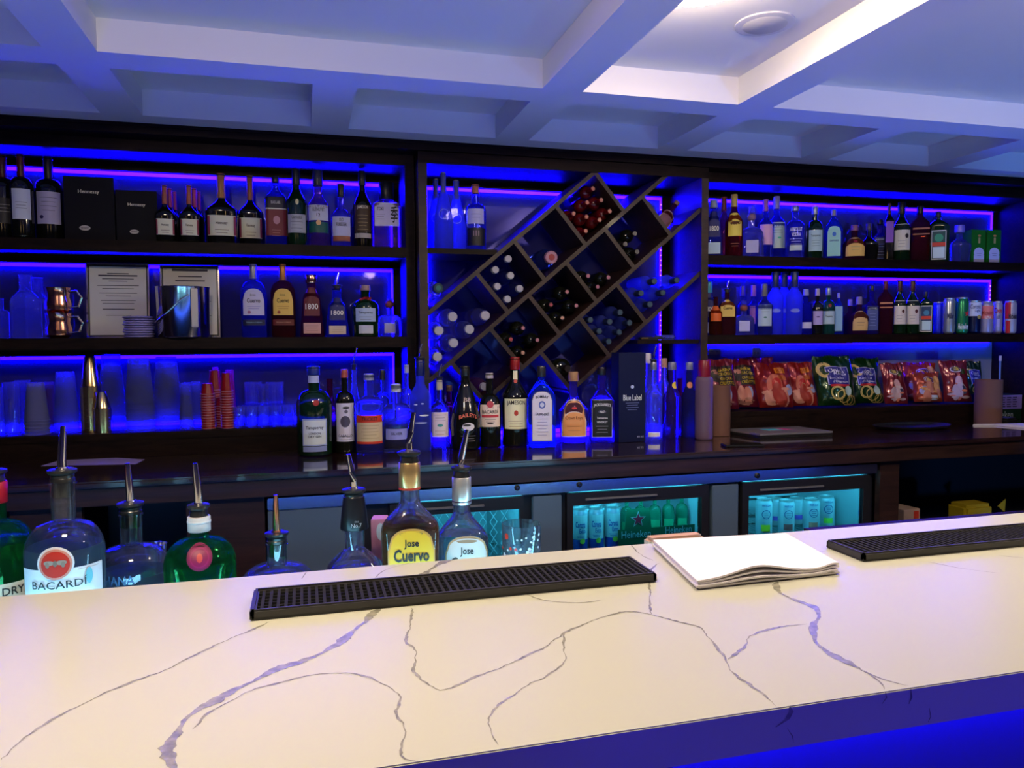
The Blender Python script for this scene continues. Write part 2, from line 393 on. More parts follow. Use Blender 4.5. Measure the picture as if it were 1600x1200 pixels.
MB().box(BX0, BX1, 1.0, 1.5, 0.1, .85).build('body', WOOD, bar, smooth=False)
MB().box(BX0, BX1, 1.0, 1.52, .85, CT-.053).build('top_support', WOOD, bar, smooth=False)
MB().box(BX0, BX1, .905, .93, CT-.068, CT-.058).build('led_strip', LEDB, bar, smooth=False)
MB().box(1.15, BX1, 1.541, 1.575, CT-.05, CT-.004).build('rear_rail', WOOD, bar, smooth=False)

LEDC = led('bar_back_fill', (.26, .72, 1), 38)
MB().box(-.9, 1.3, 1.541, 1.55, .955, .975).build('led_strip', LEDC, bar, smooth=False)  # hidden strip added to brighten the poured bottles
# work ledge behind the bar, carrying the poured bottles
LZ = .90
wl = thing('underbar_ledge', 'steel work ledge behind the white bar holding the poured bottles', 'work ledge', (0, 0, 0))
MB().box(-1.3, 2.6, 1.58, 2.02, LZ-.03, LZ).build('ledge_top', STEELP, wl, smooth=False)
MB().box(-1.3, 2.6, 2.02, 2.03, LZ-.028, LZ-.004).build('led_strip', LEDU, wl, smooth=False)  # hidden strip added for blue light on the fridge and ceiling
MB().box(-1.3, 2.6, 2.02, 2.04, LZ-.003, LZ-.001).build('strip_cover', STEEL, wl, smooth=False) if False else None
for x in (-1.25, .6, 2.5): MB().box(x, x+.04, 1.6, 1.64, 0, LZ-.03).build('leg', STEEL, wl, smooth=False)
for x in (-1.25, .6, 2.5): MB().box(x, x+.04, 1.96, 2.0, 0, LZ-.03).build('leg', STEEL, wl, smooth=False)

# bar mats
def bar_mat(x0, x1, y0, y1, label):
    t = thing('bar_mat', label, 'bar mat', (x0, y0, CT+.0006), 0, 'black rubber drip mats on the bar top')
    w, d, h = x1-x0, y1-y0, .017
    m = MB(); m.rbox(0, w, 0, d, 0, .006, .002); m.rbox(0, w, 0, .010, 0, h, .003); m.rbox(0, w, d-.010, d, 0, h, .003); m.rbox(0, .010, .0, d, 0, h, .003); m.rbox(w-.010, w, 0, d, 0, h, .003)
    m.build('tray', RUBBER, t)
    r = MB(); n = int((w-.03)/.0125)
    for i in range(n):
        x = .018+i*(w-.036)/(n-1)
        r.box(x-.0025, x+.0025, .010, d-.010, .004, .0135)
    for j in range(6):
        y = .018+j*(d-.036)/5; r.box(.01, w-.01, y-.0012, y+.0012, .004, .0115)
    r.build('rib_grid', RUBBERT, t, smooth=False)
bar_mat(-.094, .625, 1.285, 1.405, 'black ribbed rubber mat in front of the tequila bottles')
bar_mat(1.078, 1.85, 1.285, 1.40, 'black studded rubber mat at the right edge past the napkins')

# folded napkins on the bar
NAP = mat('napkin_paper', (.80, .76, .78), .85, bump=(220, .12, .0005))
def napkin(k):
    m = MB(); nx, ny = 22, 14; cs = [Vector((.722, 1.505)), Vector((1.03, 1.475)), Vector((.975, 1.228)), Vector((.673, 1.222))]
    dz = .0042*k; jx = (.004, -.003, .002, 0)[k]; vs = []
    for side in (0, 1):
        for j in range(ny+1):
            for i in range(nx+1):
                u, v = i/nx, j/ny
                p = cs[0]*(1-u)*(1-v)+cs[1]*u*(1-v)+cs[2]*u*v+cs[3]*(1-u)*v
                lift = (.010+.0012*k)*math.exp(-((u-.42)/.22)**2)*v**2 + .006*math.exp(-((u-.97)/.08)**2)*v - .0
                vs.append((p.x+jx, p.y+jx*.6, CT+.0014+dz+lift*(k+.3)/2.6+(.0034 if side else 0)))
    n1 = (nx+1)*(ny+1); g = lambda s, j, i: s*n1+j*(nx+1)+i; fs = []
    for j in range(ny):
        for i in range(nx):
            fs.append((g(1, j, i), g(1, j+1, i), g(1, j+1, i+1), g(1, j, i+1))); fs.append((g(0, j, i), g(0, j, i+1), g(0, j+1, i+1), g(0, j+1, i)))
    for j in range(ny): fs.append((g(0, j, 0), g(0, j+1, 0), g(1, j+1, 0), g(1, j, 0))); fs.append((g(0, j, nx), g(1, j, nx), g(1, j+1, nx), g(0, j+1, nx)))
    for i in range(nx): fs.append((g(0, 0, i), g(1, 0, i), g(1, 0, i+1), g(0, 0, i+1))); fs.append((g(0, ny, i), g(0, ny, i+1), g(1, ny, i+1), g(1, ny, i)))
    m.add(vs, fs); o = m.build('napkin', NAP)
    tag(o, ('lowest folded white napkin of the stack on the white bar', 'folded white napkin second from the bottom of the bar stack', 'folded white napkin third from the bottom of the bar stack', 'top folded white napkin of the stack on the white bar')[k], 'napkin', 'folded napkins on the bar')
for k in range(4): napkin(k)

# ------------------------------------------------------------------ back bar counter, void and cabinets
bc = thing('back_counter', 'long dark polished wood counter under the bottle shelves', 'counter', (0, 0, 0))
m = MB(); m.rbox(-2.2, 5.2, 2.75, 3.60, CT-.022, CT, .006); m.build('countertop', WOODC, bc)
MB().rbox(-2.2, 5.2, 2.765, 2.79, .985, CT-.022, .002).build('apron', WOODA, bc)
for x0, x1 in ((-.40, -.145), (2.42, 2.52), (-.93, -.72), (4.2, 4.3)):
    MB().box(x0, x1, 2.79, 2.82, 0, 1.045).build('support_panel', WOODA, bc, smooth=False)
MB().box(-2.2, 5.2, 3.5, 3.6, 0, CT-.022).build('rear_panel', mat('void_black', (.006, .006, .007), .8), bc, smooth=False)
for x0, x1 in ((-.70, -.42),):
    MB().box(x0, x1, 3.05, 3.08, 0, 1.0).build('inner_panel', BLACKP, bc, smooth=False)

def cabinet(name, label, x0, x1, yf, shelves, strips, cl=.045, cr=.045, bottom=True):
    t = thing(name, label, 'shelving', (0, 0, 0))
    ex0, ex1 = x0-cl, x1+cr
    m = MB(); m.box(ex0, x0, yf, YB, CT+.0005, 2.265)
    if yf < YS-.01: pass
    m.build('side_panel', WOOD, t, smooth=False)
    MB().box(x1, ex1, yf, YB, CT+.0005, 2.265).build('side_panel', WOOD, t, smooth=False)
    MB().box(ex0, ex1, yf, YB, 2.265, 2.3495).build('top_panel', WOOD, t, smooth=False)
    MB().box(ex0, ex1, YB+.004, YB+.05, CT+.0005, 2.3495).build('back_panel', WOOD, t, smooth=False)
    return t
def shelf(t, x0, x1, yf, z, th=.04):
    m = MB(); m.rbox(x0, x1, yf, YB, z-th, z, .003); m.rbox(x0, x1, yf-.002, yf+.02, z-th-.006, z-th+.012, .003); m.build('shelf', WOOD, t)
def mirror_row(t, x0, x1, z0, z1, strip=LEDB, top=True, left=False, right=True, beads=False, fr=.03, low=False):
    m = MB()
    m.box(x0, x1, YB-.014, YB+.003, z1-.022, z1); m.box(x0, x1, YB-.028, YB+.003, z1-.032, z1-.022)
    m.box(x0, x0+fr, YB-.012, YB+.003, z0, z1-.032); m.box(x1-fr, x1, YB-.012, YB+.003, z0, z1-.032)
    m.build('mirror_frame', WOOD, t, smooth=False)
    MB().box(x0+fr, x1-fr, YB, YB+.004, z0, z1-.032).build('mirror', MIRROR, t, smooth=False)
    if low: MB().box(x0+fr, x1-fr, YB-.008, YB-.001, z0+.002, z0+.020).build('led_strip', strip, t, smooth=False)
    if top: MB().box(x0+fr, x1-fr, YB-.008, YB-.001, z1-.046, z1-.033).build('led_strip', strip, t, smooth=False)
    for fl, xx in ((left, x0+fr), (right, x1-fr-.007)):
        if fl: MB().box(xx, xx+.007, YB-.008, YB-.001, z0+.01, z1-.042).build('led_strip', strip, t, smooth=False)
    if beads:
        b = MB(); zz = z0+.02
        while zz < z1-.05:
            b.box(x1-fr-.006, x1-fr-.001, YB-.011, YB-.008, zz, zz+.006); zz += .025
        b.build('led_bead', BEAD, t, smooth=False)

S1, S2, S3 = 1.922, 1.542, 1.168
lc = cabinet('shelf_cabinet', 'left wall cabinet with three lit shelves of bottles and cups', -1.42, .428, YS, None, None, cr=.04)
for z in (S1, S2): shelf(lc, -1.42, .428, YS, z)
m = MB(); m.box(-1.42, .428, YS, YB, CT+.0005, S3-.03); m.rbox(-1.42, .428, YS-.006, YB, S3-.03, S3, .003); m.build('plinth', WOOD, lc)
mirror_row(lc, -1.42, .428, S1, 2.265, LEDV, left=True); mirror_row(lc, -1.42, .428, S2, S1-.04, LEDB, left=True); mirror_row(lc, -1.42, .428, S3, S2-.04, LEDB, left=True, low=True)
RX0, RX1 = 1.86, 3.83
rc = cabinet('shelf_cabinet', 'right wall cabinet with lit bottle shelves above the snack bags', RX0, RX1, YS, None, None, cl=.04)
for z in (S1, S2): shelf(rc, RX0, RX1, YS, z)
m = MB(); m.box(RX0, 3.56, YS, YB, CT+.0005, S3-.025); m.rbox(RX0, 3.56, YS-.004, YB, S3-.025, S3, .003); m.build('plinth', WOOD, rc)
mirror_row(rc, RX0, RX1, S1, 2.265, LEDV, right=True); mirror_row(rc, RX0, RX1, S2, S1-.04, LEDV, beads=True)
MB().box(RX0, RX1, YB, YB+.004, S3-.09, S2-.04).build('back_board', mat('blue_back_board', (.25, .25, .3), .5), rc, smooth=False)
MB().box(RX0, RX1-.03, YB-.008, YB-.001, S2-.05, S2-.042).build('led_strip', LEDB, rc, smooth=False)
# wine cabinet between them, a little proud of both
cc = thing('wine_cabinet', 'centre cabinet with diagonal wooden wine rack', 'wine rack', (0, 0, 0))
CX0, CX1 = .510, 1.783
MB().box(CX0-.037, CX0, YF, YB, CT, 2.262).build('side_panel', WOODA, cc, smooth=False)
MB().box(CX1, CX1+.035, YF, YB, CT, 2.262).build('side_panel', WOODA, cc, smooth=False)
MB().box(CX0-.037, CX1+.035, YF, YB, 2.262, 2.31).build('top_panel', WOOD, cc, smooth=False)
MB().box(CX0-.037, CX1+.035, YB+.004, YB+.05, CT, 2.3).build('back_panel', WOOD, cc, smooth=False)
fas = MB(); fas.box(-1.6, 4.0, YF-.012, YS+.0, 2.312, 2.3495); fas.box(-1.6, 4.0, YF-.018, YF-.012, 2.338, 2.3495)
tag(fas.build('fascia_board', WOOD, smooth=False), 'dark wooden fascia running along the ceiling over all the shelves', 'fascia')
mirror_row(cc, CX0, CX1, CT, 2.262, LEDV, left=True, right=True, beads=True, fr=.045, low=True)
TA = math.radians(39.8); ca, sa = math.cos(TA), math.sin(TA)
def uv2xz(u, v): return (u*ca-v*sa, u*sa+v*ca)
def clip_poly(P, xmin, xmax, zmin, zmax):
    for ax, lim, sg in ((0, xmin, 1), (0, xmax, -1), (1, zmin, 1), (1, zmax, -1)):
        Q = []
        for i in range(len(P)):
            a, b = P[i], P[(i+1) % len(P)]; da, db = (a[ax]-lim)*sg, (b[ax]-lim)*sg
            if da >= 0: Q.append(a)
            if (da >= 0) != (db >= 0):
                t = da/(da-db); Q.append((a[0]+(b[0]-a[0])*t, a[1]+(b[1]-a[1])*t))
        P = Q
        if not P: return P
    return P
def plank(u0, u1, v0, v1):
    P = clip_poly([uv2xz(u0, v0), uv2xz(u1, v0), uv2xz(u1, v1), uv2xz(u0, v1)], CX0, CX1, CT+.001, 2.262)
    if len(P) < 3: return
    MB().prism(P, YF+.012, YB-.03).build('rack_plank', WOODA, cc, smooth=False)
TH = .009
VR = (.932, .712, .487, .262)
for i, v in enumerate(VR): plank((1.0, 1.0, 1.375, 1.70)[i], 3.2, v-TH, v+TH)
for u in (1.713, 1.933, 2.181, 2.42): plank(u-TH, u+TH, VR[1]+TH, VR[0]-TH)
for u in (1.382, 1.607, 1.833, 2.060, 2.298, 2.534): plank(u-TH, u+TH, VR[2]+TH, VR[1]-TH)
for u in (1.714, 1.951, 2.185): plank(u-TH, u+TH, VR[3]+TH, VR[2]-TH)
x_hit = (S1-.018-.0-0)/1
def v_line_x(z, v): return (z-v/ca)*ca/sa     # x on line v at height z
xe = v_line_x(1.915, VR[0]+TH)-.012
MB().box(CX0, xe, YF+.03, YB-.02, 1.915-.022, 1.915).build('shelf', WOOD, cc, smooth=False)
xs_ = v_line_x(1.520, VR[3]-TH)+.045
MB().box(xs_, CX1, YF+.02, YB-.02, 1.502, 1.520).build('shelf', WOOD, cc, smooth=False)

# ------------------------------------------------------------------ back bar fridge
FY = 2.80
fr = thing('bar_fridge', 'long steel fridge with three lit glass doors under the back counter', 'fridge', (0, 0, 0))
FX0, FX1 = -.135, 2.405
FIN = mat('fridge_interior', (.55, .62, .64), .5)
body = MB(); body.box(FX0, FX1, 3.42, 3.47, .1, .975); body.box(FX0, FX1, FY+.02, 3.42, .1, .16); body.box(FX0, FX0+.03, FY+.02, 3.42, .16, .93)
body.box(FX1-.03, FX1, FY+.02, 3.42, .16, .93); body.box(FX0, FX1, FY+.02, 3.42, .93, .972); body.box(.80, .99, FY+.02, 3.42, .16, .93); body.box(1.575, 1.76, FY+.02, 3.42, .16, .93)
body.box(FX0+.03, .385, FY+.02, 3.42, .16, .93)
body.build('body', BLACKP, fr, smooth=False)
MB().rbox(FX0, FX1, FY-.012, FY+.02, .932, .974, .003).build('top_band', STEEL, fr)
FLED = led('fridge_led', (.06, .68, 1), 60)
for x0, x1 in ((FX0, .19), (.836, .953), (1.605, 1.726)):
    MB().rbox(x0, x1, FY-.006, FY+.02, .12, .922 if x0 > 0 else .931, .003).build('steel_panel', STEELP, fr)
for px, py in ((808, 762), (905, 757), (1183, 743)):
    P = atY(px, py, FY-.012); l = MB().lathe([(.011, 0), (.011, .004), (.008, .006)], 20).build('lock', BLACKP, fr, loc=(P.x, FY-.012, P.z), rot=(PI/2, 0, 0))
    MB().lathe([(.005, .006), (.005, .0075)], 12).build('keyhole', CHROME, l)
for k, (x0, x1, ztop) in enumerate(((.29, .80, .878), (.975, 1.59, .876), (1.745, 2.375, .868))):
    i0, i1 = (.36, .785) if k == 0 else ((1.0, 1.558) if k == 1 else (1.775, 2.34))
    d = MB(); d.box(x0, i0, FY-.004, FY+.018, .12, .925); d.box(i1, x1, FY-.004, FY+.018, .12, .925); d.box(i0, i1, FY-.004, FY+.018, ztop, .925); d.box(i0, i1, FY-.004, FY+.018, .12, .2)
    dr = d.build('door', BLACKP, fr, smooth=False)
    MB().box(i0-.002, i1+.002, FY+.004, FY+.008, .198, ztop+.002).build('pane', PANE, dr, smooth=False)
    h = MB(); h.rbox(i0+.05, i0+.05+(i1-i0)*.55, FY-.012, FY-.004, ztop+.018, ztop+.027, .002); h.build('handle', gm((.12, .12, .13), .3), dr)
    if k == 1 or k == 2:
        MB().box(i1-.008, i1-.003, FY+.010, FY+.016, .2, ztop-.001).build('chrome_trim', CHROME, dr, smooth=False)
    ic = MB(); a, b = (.386, .80) if k == 0 else ((.99, 1.575) if k == 1 else (1.76, FX1-.03))
    ic.box(a, b, 3.40, 3.418, .162, .928); ic.box(a, b, FY+.03, 3.40, .915, .928); ic.box(a, a+.004, FY+.03, 3.40, .162, .915); ic.box(b-.004, b, FY+.03, 3.40, .162, .915)
    ic.build('liner', FIN, fr, smooth=False)
    MB().box(a+.01, b-.01, FY+.024, FY+.034, .896, .912).build('light_bar', FLED, fr, smooth=False)
    w = MB(); zz = .645
    n = 26
    for i in range(n): x = a+.008+(b-a-.016)*i/(n-1); w.box(x-.0012, x+.0012, FY+.04, 3.38, zz-.003, zz)
    for y in (FY+.04, FY+.2, FY+.4, 3.36): w.box(a+.004, b-.004, y, y+.004, zz-.008, zz-.003)
    w.build('wire_shelf', CHROME, fr, smooth=False)
ev_ = MB(); ev_.box(2.10, 2.37, 3.30, 3.398, .74, .912); ev_.box(2.12, 2.35, 3.295, 3.30, .80, .806); ev_.box(2.12, 2.35, 3.295, 3.30, .85, .856)
ev_.build('evaporator_cover', gm((.75, .8, .82), .4), fr, smooth=False)
# criss-cross wire basket in the left bay
w = MB()
for i in range(9):
    x = .40+i*.045
    for j in range(4):
        z = .65+j*.045
        w.tube([(x, 3.0, z), (x+.03, 3.0, z+.045)], .0016, 5); w.tube([(x+.03, 3.0, z), (x, 3.0, z+.045)], .0016, 5)
tag(w.build('wire_basket', mat('white_wire', (.8, .85, .88), .4), smooth=False), 'criss-cross white wire basket inside the left fridge bay', 'basket')

FZ = .6455
def can(px, top, bot, wpx, Y, zb, label, body, parts=(), group=None, name='beer_can', rz=None, H=None):
    P = atY(px, bot, Y); top_z = atY(px, top, Y).z; H = H or (top_z-zb); R = wpx*m_per_px((P.x, Y, zb))/2
    rz = -math.atan2(P.x, Y)*.7 if rz is None else rz
    t = thing(name, label, 'can' if 'can' in name else 'drink', (P.x, Y, zb), rz, group)
    prof = [(R*.72, 0), (R*.8, .002), (R*.98, H*.05), (R, H*.07), (R, H*.88), (R*.97, H*.91), (R*.86, H*.965)]
    MB().lathe(prof, 28).build('body', body, t)
    MB().lathe([(R*.86, H*.962), (R*.88, H*.97), (R*.88, H), (R*.82, H), (R*.8, H*.985), (.001, H*.985)], 28, cap=False).build('lid', SILV, t)
    def mp(u, v, e):
        a = u/R; return ((R+e)*math.sin(a), -(R+e)*math.cos(a), v)
    for q in parts: decal(t, mp, R, H, q)
    return t
GAIN = 1.75  # label colours hold the dim lilac shelf light; gain lifts them
def gp(c, r=.5):
    c = hexc(c); k = GAIN; return gm(tuple(min(.86, v*k) for v in c), r)
def decal(t, mp, R, H, q):
    gm = gp
    k = q[0]; m = MB(); n_ = sum(1 for c in t.children if c.name.split('.')[0] in ('label', 'emblem', 'lettering', 'fine_print')); mp0 = mp; mp = lambda u, v, e: mp0(u, v, e+.00022*n_)
    if k == 'rect': _, u, v, w, h, c = q[:6]; m.patch(mp, u*R-w*R, u*R+w*R, v*H-h*H/2, v*H+h*H/2, 12, 4, q[6] if len(q) > 6 else .0006); m.build('label', c if not isinstance(c, (str, tuple)) else gm(c, .5), t)
    elif k == 'disc': _, u, v, r, c = q[:5]; m.disc(mp, u*R, v*H, r*R, r*R*(q[5] if len(q) > 5 else 1), .0009, 0, 26, 4); m.build('emblem', c if not isinstance(c, (str, tuple)) else gm(c, .5), t)
    elif k == 'ring': _, u, v, r, c = q[:5]; m.disc(mp, u*R, v*H, r*R, r*R, .0010, 0, 28, 1, hole=.86); m.build('emblem', gm(c, .5), t)
    elif k == 'star':
        _, u, v, r, c = q[:5]; m.star(mp, u*R, v*H, r*R*1.3, .0013); m.build('emblem', gm(c, .5), t)
    elif k == 'arch': _, u, v0, v1, w, c = q[:6]; m.arch(mp, u*R, v0*H, v1*H, w*2*R, q[7] if len(q) > 7 else .0006, top=q[6] if len(q) > 6 else .5); m.build('label', c if not isinstance(c, (str, tuple)) else gm(c, .5), t)
    elif k == 'text':
        _, st, u, v, w, h, c = q[:7]; m.text(mp, st, u*R, v*H, w*2*R, h*H, .0014 if R < .1 else .002, 0, q[8] if len(q) > 8 else .012, (q[7]*H if len(q) > 7 else 0)); m.build('lettering', gm(c, .5), t)
    elif k == 'lines':
        _, u, v, w, n, dv, c = q[:7]
        for i in range(n):
            ww = w*(1, .8, .93, .7)[i % 4]; m.patch(mp, (u-ww)*R, (u+ww)*R, (v-i*dv)*H-.0008, (v-i*dv)*H+.0006, 6, 1, .0011)
        m.build('fine_print', gm(c, .6), t)
WH = 'd8d4d0'; NAVY = '0a1240'
for i, px in enumerate((555, 558)[:0]): pass
corona = [('rect', 0, .62, 1.25, .5, 'cfd6da', .0004), ('text', 'Corona', 0, .68, .62, .13, '10307a'), ('text', 'Extra', .25, .55, .4, .09, '10307a'), ('rect', 0, .22, 1.3, .3, '10307a', .0004), ('disc', .25, .34, .34, '9aa83a'), ('lines', 0, .45, .5, 2, .03, '10307a')]
cs = ('left tall blue-and-white lager can in the middle fridge bay', 'second tall blue-and-white lager can in the middle fridge bay', 'third tall blue-and-white lager can beside the green bottles')
for i, px in enumerate((906, 931, 957)):
    can(px, (793, 792, 790)[i], 850, 24, 2.895, FZ, cs[i], gm((.62, .66, .7), .3, .6), corona, 'blue-and-white lager cans in the fridge')
for i, px in enumerate((913, 937, 961)):
    can(px, (791, 790, 788)[i], 850, 22, 3.04, FZ, 'blue-and-white lager can of the second row, behind number %s from the left' % ('one', 'two', 'three')[i], gm((.62, .66, .7), .3, .6), (), 'second row of lager cans in the fridge')
wc_cols = ('c4a020', '8a3a3a', 'b05a4a', '7aa030', '7a4aa0')
wlab = ('slim white seltzer can with yellow fruit, leftmost in the right fridge bay', 'slim white seltzer can with dark red fruit, second in the right fridge bay', 'slim white seltzer can with orange-red fruit, middle of the right fridge bay', 'slim white seltzer can with green fruit, rightmost in the right fridge bay')
for i, (px, tp) in enumerate(((1193, 779), (1228, 781), (1267, 779), (1290, 775))):
    can(px, tp, 835, 25, 2.93 if i != 3 else 3.0, FZ, wlab[i], gm((.72, .75, .78), .35, .3), [('ring', .15, .64, .55, '1a3c6a'), ('text', 'WHITE CLAW', .15, .86, .52, .05, '1a3c6a', .0), ('lines', .15, .68, .3, 3, .05, '1a3c6a'), ('rect', .1, .3, .55, .16, wc_cols[i])], 'seltzer cans in the right fridge bay', 'seltzer_can')
for i, px in enumerate((1210, 1244, 1270)):
    can(px, 777, 835, 23, 3.12, FZ, ('seltzer can behind, between the yellow and dark red ones', 'seltzer can behind, between the dark red and orange-red ones', 'seltzer can behind the green fruit one')[i], gm((.72, .75, .78), .35, .3), [('rect', .1, .3, .55, .16, wc_cols[4])], 'seltzer cans in the right fridge bay', 'seltzer_can')

S1 += .0007; S2 += .0007; S3 += .0007; CT += .0007
# ------------------------------------------------------------------ bottles
KINDS = {  # body top, shoulder top, neck radius, curve, exponent, depth ratio, base scale, body-top scale
 'bordeaux': (.60, .74, .31, 'round', 2, 1, .98, 1), 'jameson': (.54, .77, .33, 's', 2, 1, .98, 1), 'goose': (.60, .76, .40, 's', 2, 1, .96, 1),
 'slope': (.34, .80, .30, 'slope', 2, 1, .96, 1), 'hennessy': (.46, .66, .24, 's', 2.6, .7, .86, 1), 'jw': (.66, .84, .30, 's', 6, 1, 1, 1), 'jd': (.56, .70, .33, 'slope', 6, 1, 1, 1),
 'f1800': (.60, .72, .36, 'round', 4.5, .7, 1, .70), 'patron': (.42, .58, .26, 'round', 4.5, .7, 1, .96), 'cuervo': (.58, .78, .27, 'round', 3.2, .62, .96, 1),
 'crown': (.44, .68, .27, 's', 2.8, .65, .84, 1), 'tanq': (.54, .74, .33, 'round', 2, 1, .96, 1), 'bombay': (.62, .83, .24, 'slope', 6, .62, 1, 1), 'jager': (.70, .84, .26, 'slope', 7, .6, 1, 1),
 'absolut': (.60, .72, .36, 'round', 2, 1, .98, 1), 'glen': (.52, .70, .38, 's', 2, 1, .96, 1), 'square': (.62, .72, .42, 'round', 6, .8, 1, 1), 'oldf': (.50, .66, .30, 's', 2.3, .8, .95, 1),
 'flip': (.58, .74, .42, 'slope', 6, .8, 1, 1), 'ciroc': (.50, .72, .36, 's', 2, 1, .94, 1), 'casa': (.56, .72, .30, 's', 2, 1, .97, 1), 'bacardi': (.50, .72, .32, 'round', 2, 1, .97, 1), 'tube': (.74, .80, .55, 'round', 2, 1, 1, 1),
}
def profile(kind, R, H, top=.985):
    bt, st, nr, cv, p, asp, bs, ts = KINDS[kind]
    pr = [(R*bs*.55, 0, p), (R*bs*.9, 0, p), (R*bs*.985, H*.012, p), (R*(bs+(ts-bs)*.1), H*.04, p), (R*(bs+(ts-bs)*.6), H*bt*.6, p), (R*ts, H*bt, p)]
    n = 7
    for i in range(1, n+1):
        t = i/n
        if cv == 'round': f = math.sqrt(max(0, 1-t*t)) if t < 1 else 0
        elif cv == 's': f = 1-(3*t*t-2*t*t*t)
        else: f = 1-t**1.25
        r = R*(nr+(ts-nr)*f); pr.append((r, H*(bt+(st-bt)*t), p+(2-p)*t, asp+(1-asp)*t))
    pr += [(R*nr, H*(st+.6*(top-st)), 2, 1), (R*nr, H*(top-.012), 2, 1), (R*nr*1.12, H*(top-.01), 2, 1), (R*nr*1.12, H*top, 2, 1)]
    return [(q[0], q[1], q[2], q[3] if len(q) > 3 else asp) for q in pr]
def surf(prof, rim=0):
    def mp(u, v, e):
        v2 = min(max(v, prof[0][1]), prof[-1][1])
        for a, b in zip(prof, prof[1:]):
            if a[1] <= v2 <= b[1] and b[1] > a[1]: t = (v2-a[1])/(b[1]-a[1]); break
        else: a = b = prof[-1]; t = 0
        r, p, s = (a[i]+(b[i]-a[i])*t for i in (0, 2, 3))
        r += e
        if p <= 2.05:
            an = u/r; return (r*math.sin(an), -r*s*math.cos(an), v)
        x = max(-.985*r, min(.985*r, u)); return (x, -s*r*(max(0, 1-(abs(x)/r)**p))**(1/p)-e, v)
    return mp
PLACED = []
def settle(px, py, Y, R, zb, ymin, ymax, sq=1.03, rmin=.72, wpx=None):
    """a free spot for a round footprint near depth Y; X follows the line of sight, so nothing ends up inside its neighbour"""
    R0 = R
    while True:
        for d in (0, -.01, .01, -.02, .02, -.03, .03, -.045, .045, -.06, .06, -.08, .08, .1, -.1):
            y = Y+d
            if y-R < ymin or y+R > ymax: continue
            x = atY(px, py, y).x
            if all((x-q[0])**2+(y-q[1])**2 > ((R+q[2])*1.0+.0015)**2 for q in PLACED if abs(q[3]-zb) < .12):
                PLACED.append((x, y, R*sq, zb)); return x, y, R
        if R < R0*rmin: PLACED.append((atY(px, py, Y).x, Y, R*sq, zb)); return atY(px, py, Y).x, Y, R
        R *= .965
def bottle(name, kind, px, top, wpx, Y, zb, label, glass, cap=None, capf=.14, parts=(), group=None, caps=1.18, bot=None, rz=None, cat='bottle', tilt=None, seg=None, pour=False, capx=None, X=None, H=None, R=None, liquid=None, metal=None):
    bot_ = bot if bot else top+90
    auto = X is None
    if X is None: P = atY(px, (top+bot_)/2, Y); X = P.x
    if R is None: R = wpx*m_per_px((X, Y, zb+.15))/2
    if auto and name != 'lager_bottle':
        if abs(zb-CT) < .01: ymin, ymax = 2.9, (3.293 if X < .45 else (3.229 if Y < 3.2285-R+.002 else 3.5))
        else: ymin, ymax = (YS+.003 if zb != 1.9157 else 3.26), 3.534
        X, Y, R = settle(px, (top+bot_)/2, Y, R, zb, ymin, ymax, 1.10 if KINDS[kind][4] > 4 else 1.03)
    if H is None: H = atY(px, top, Y).z-zb
    rz = -math.atan2(X, Y)*.75 if rz is None else rz
    t = thing(name, label, cat, (X, Y, zb), rz, group)
    pr = profile(kind, R, H); p = KINDS[kind][4]; seg = seg or (40 if p > 2.5 else 26)
    MB().lathe(pr, seg).build('glass', glass, t)
    nr = KINDS[kind][2]*R
    if cap is not None:
        z0 = H*(1-capf); r = nr*caps; m = MB()
        if capx == 'ball':
            rr = R*.36; m.lathe([(nr*.9, z0)]+[(rr*math.sin(a)+.0004, H-rr*(1+math.cos(a)) if False else z0+rr*.7+rr*-math.cos(a)) for a in [PI*(.2+.8*i/8) for i in range(9)]], 20)
        elif capx == 'wide': m.lathe([(r*1.25, z0+.0*H), (r*1.35, z0+.006), (r*1.35, H-.004), (r*1.28, H)], 24)
        else: m.lathe([(r, z0), (r*1.02, z0+.001), (r*.98, H-.003), (r*.9, H+.0005)], 20)
        m.build('cap', cap, t)
    mp = surf(pr)
    for q in parts: decal(t, mp, R, H, q)
    if pour: pourer(t, nr, H, .9 if pour is True else pour)
    return t
def pourer(t, nr, H, sc=.9, sm=None, lean=.12, ln=.062, collar=None):
    c = MB().lathe([(nr*.92, -.010), (nr*.92, .0), (nr*1.02, .001), (nr*1.02, .006), (nr*1.28, .008), (nr*1.28, .013), (nr*.7, .0145)], 22).build('pourer_collar', collar or BLACKP, t, loc=(0, 0, H))
    L = ln*sc; a = lean
    c2 = MB().tube([(0, 0, H+.012), (0, 0, H+.012+L*.25), (L*a*.6, 0, H+.012+L*.6), (L*a*1.6, 0, H+.012+L)], [nr*.34, nr*.34, nr*.32, nr*.22], 12).build('pourer_spout', sm or CHROME, t)
CL = GLASSB
BLUEL = tint((.25, .32, 1)); AMB = tint((.50, .16, .03)); AMB2 = tint((.42, .08, .03)); PINK = tint((.75, .2, .3)); BOMB = tint((.12, .4, 1))  # BLUEL: clear glass with blue LED glow put into its tint
CREAM = 'cfc4ae'; LG = 'b9b6b4'
def lbl(c, v, h, w=.8): return ('rect', 0, v, w, h, c)
Y1 = 3.41
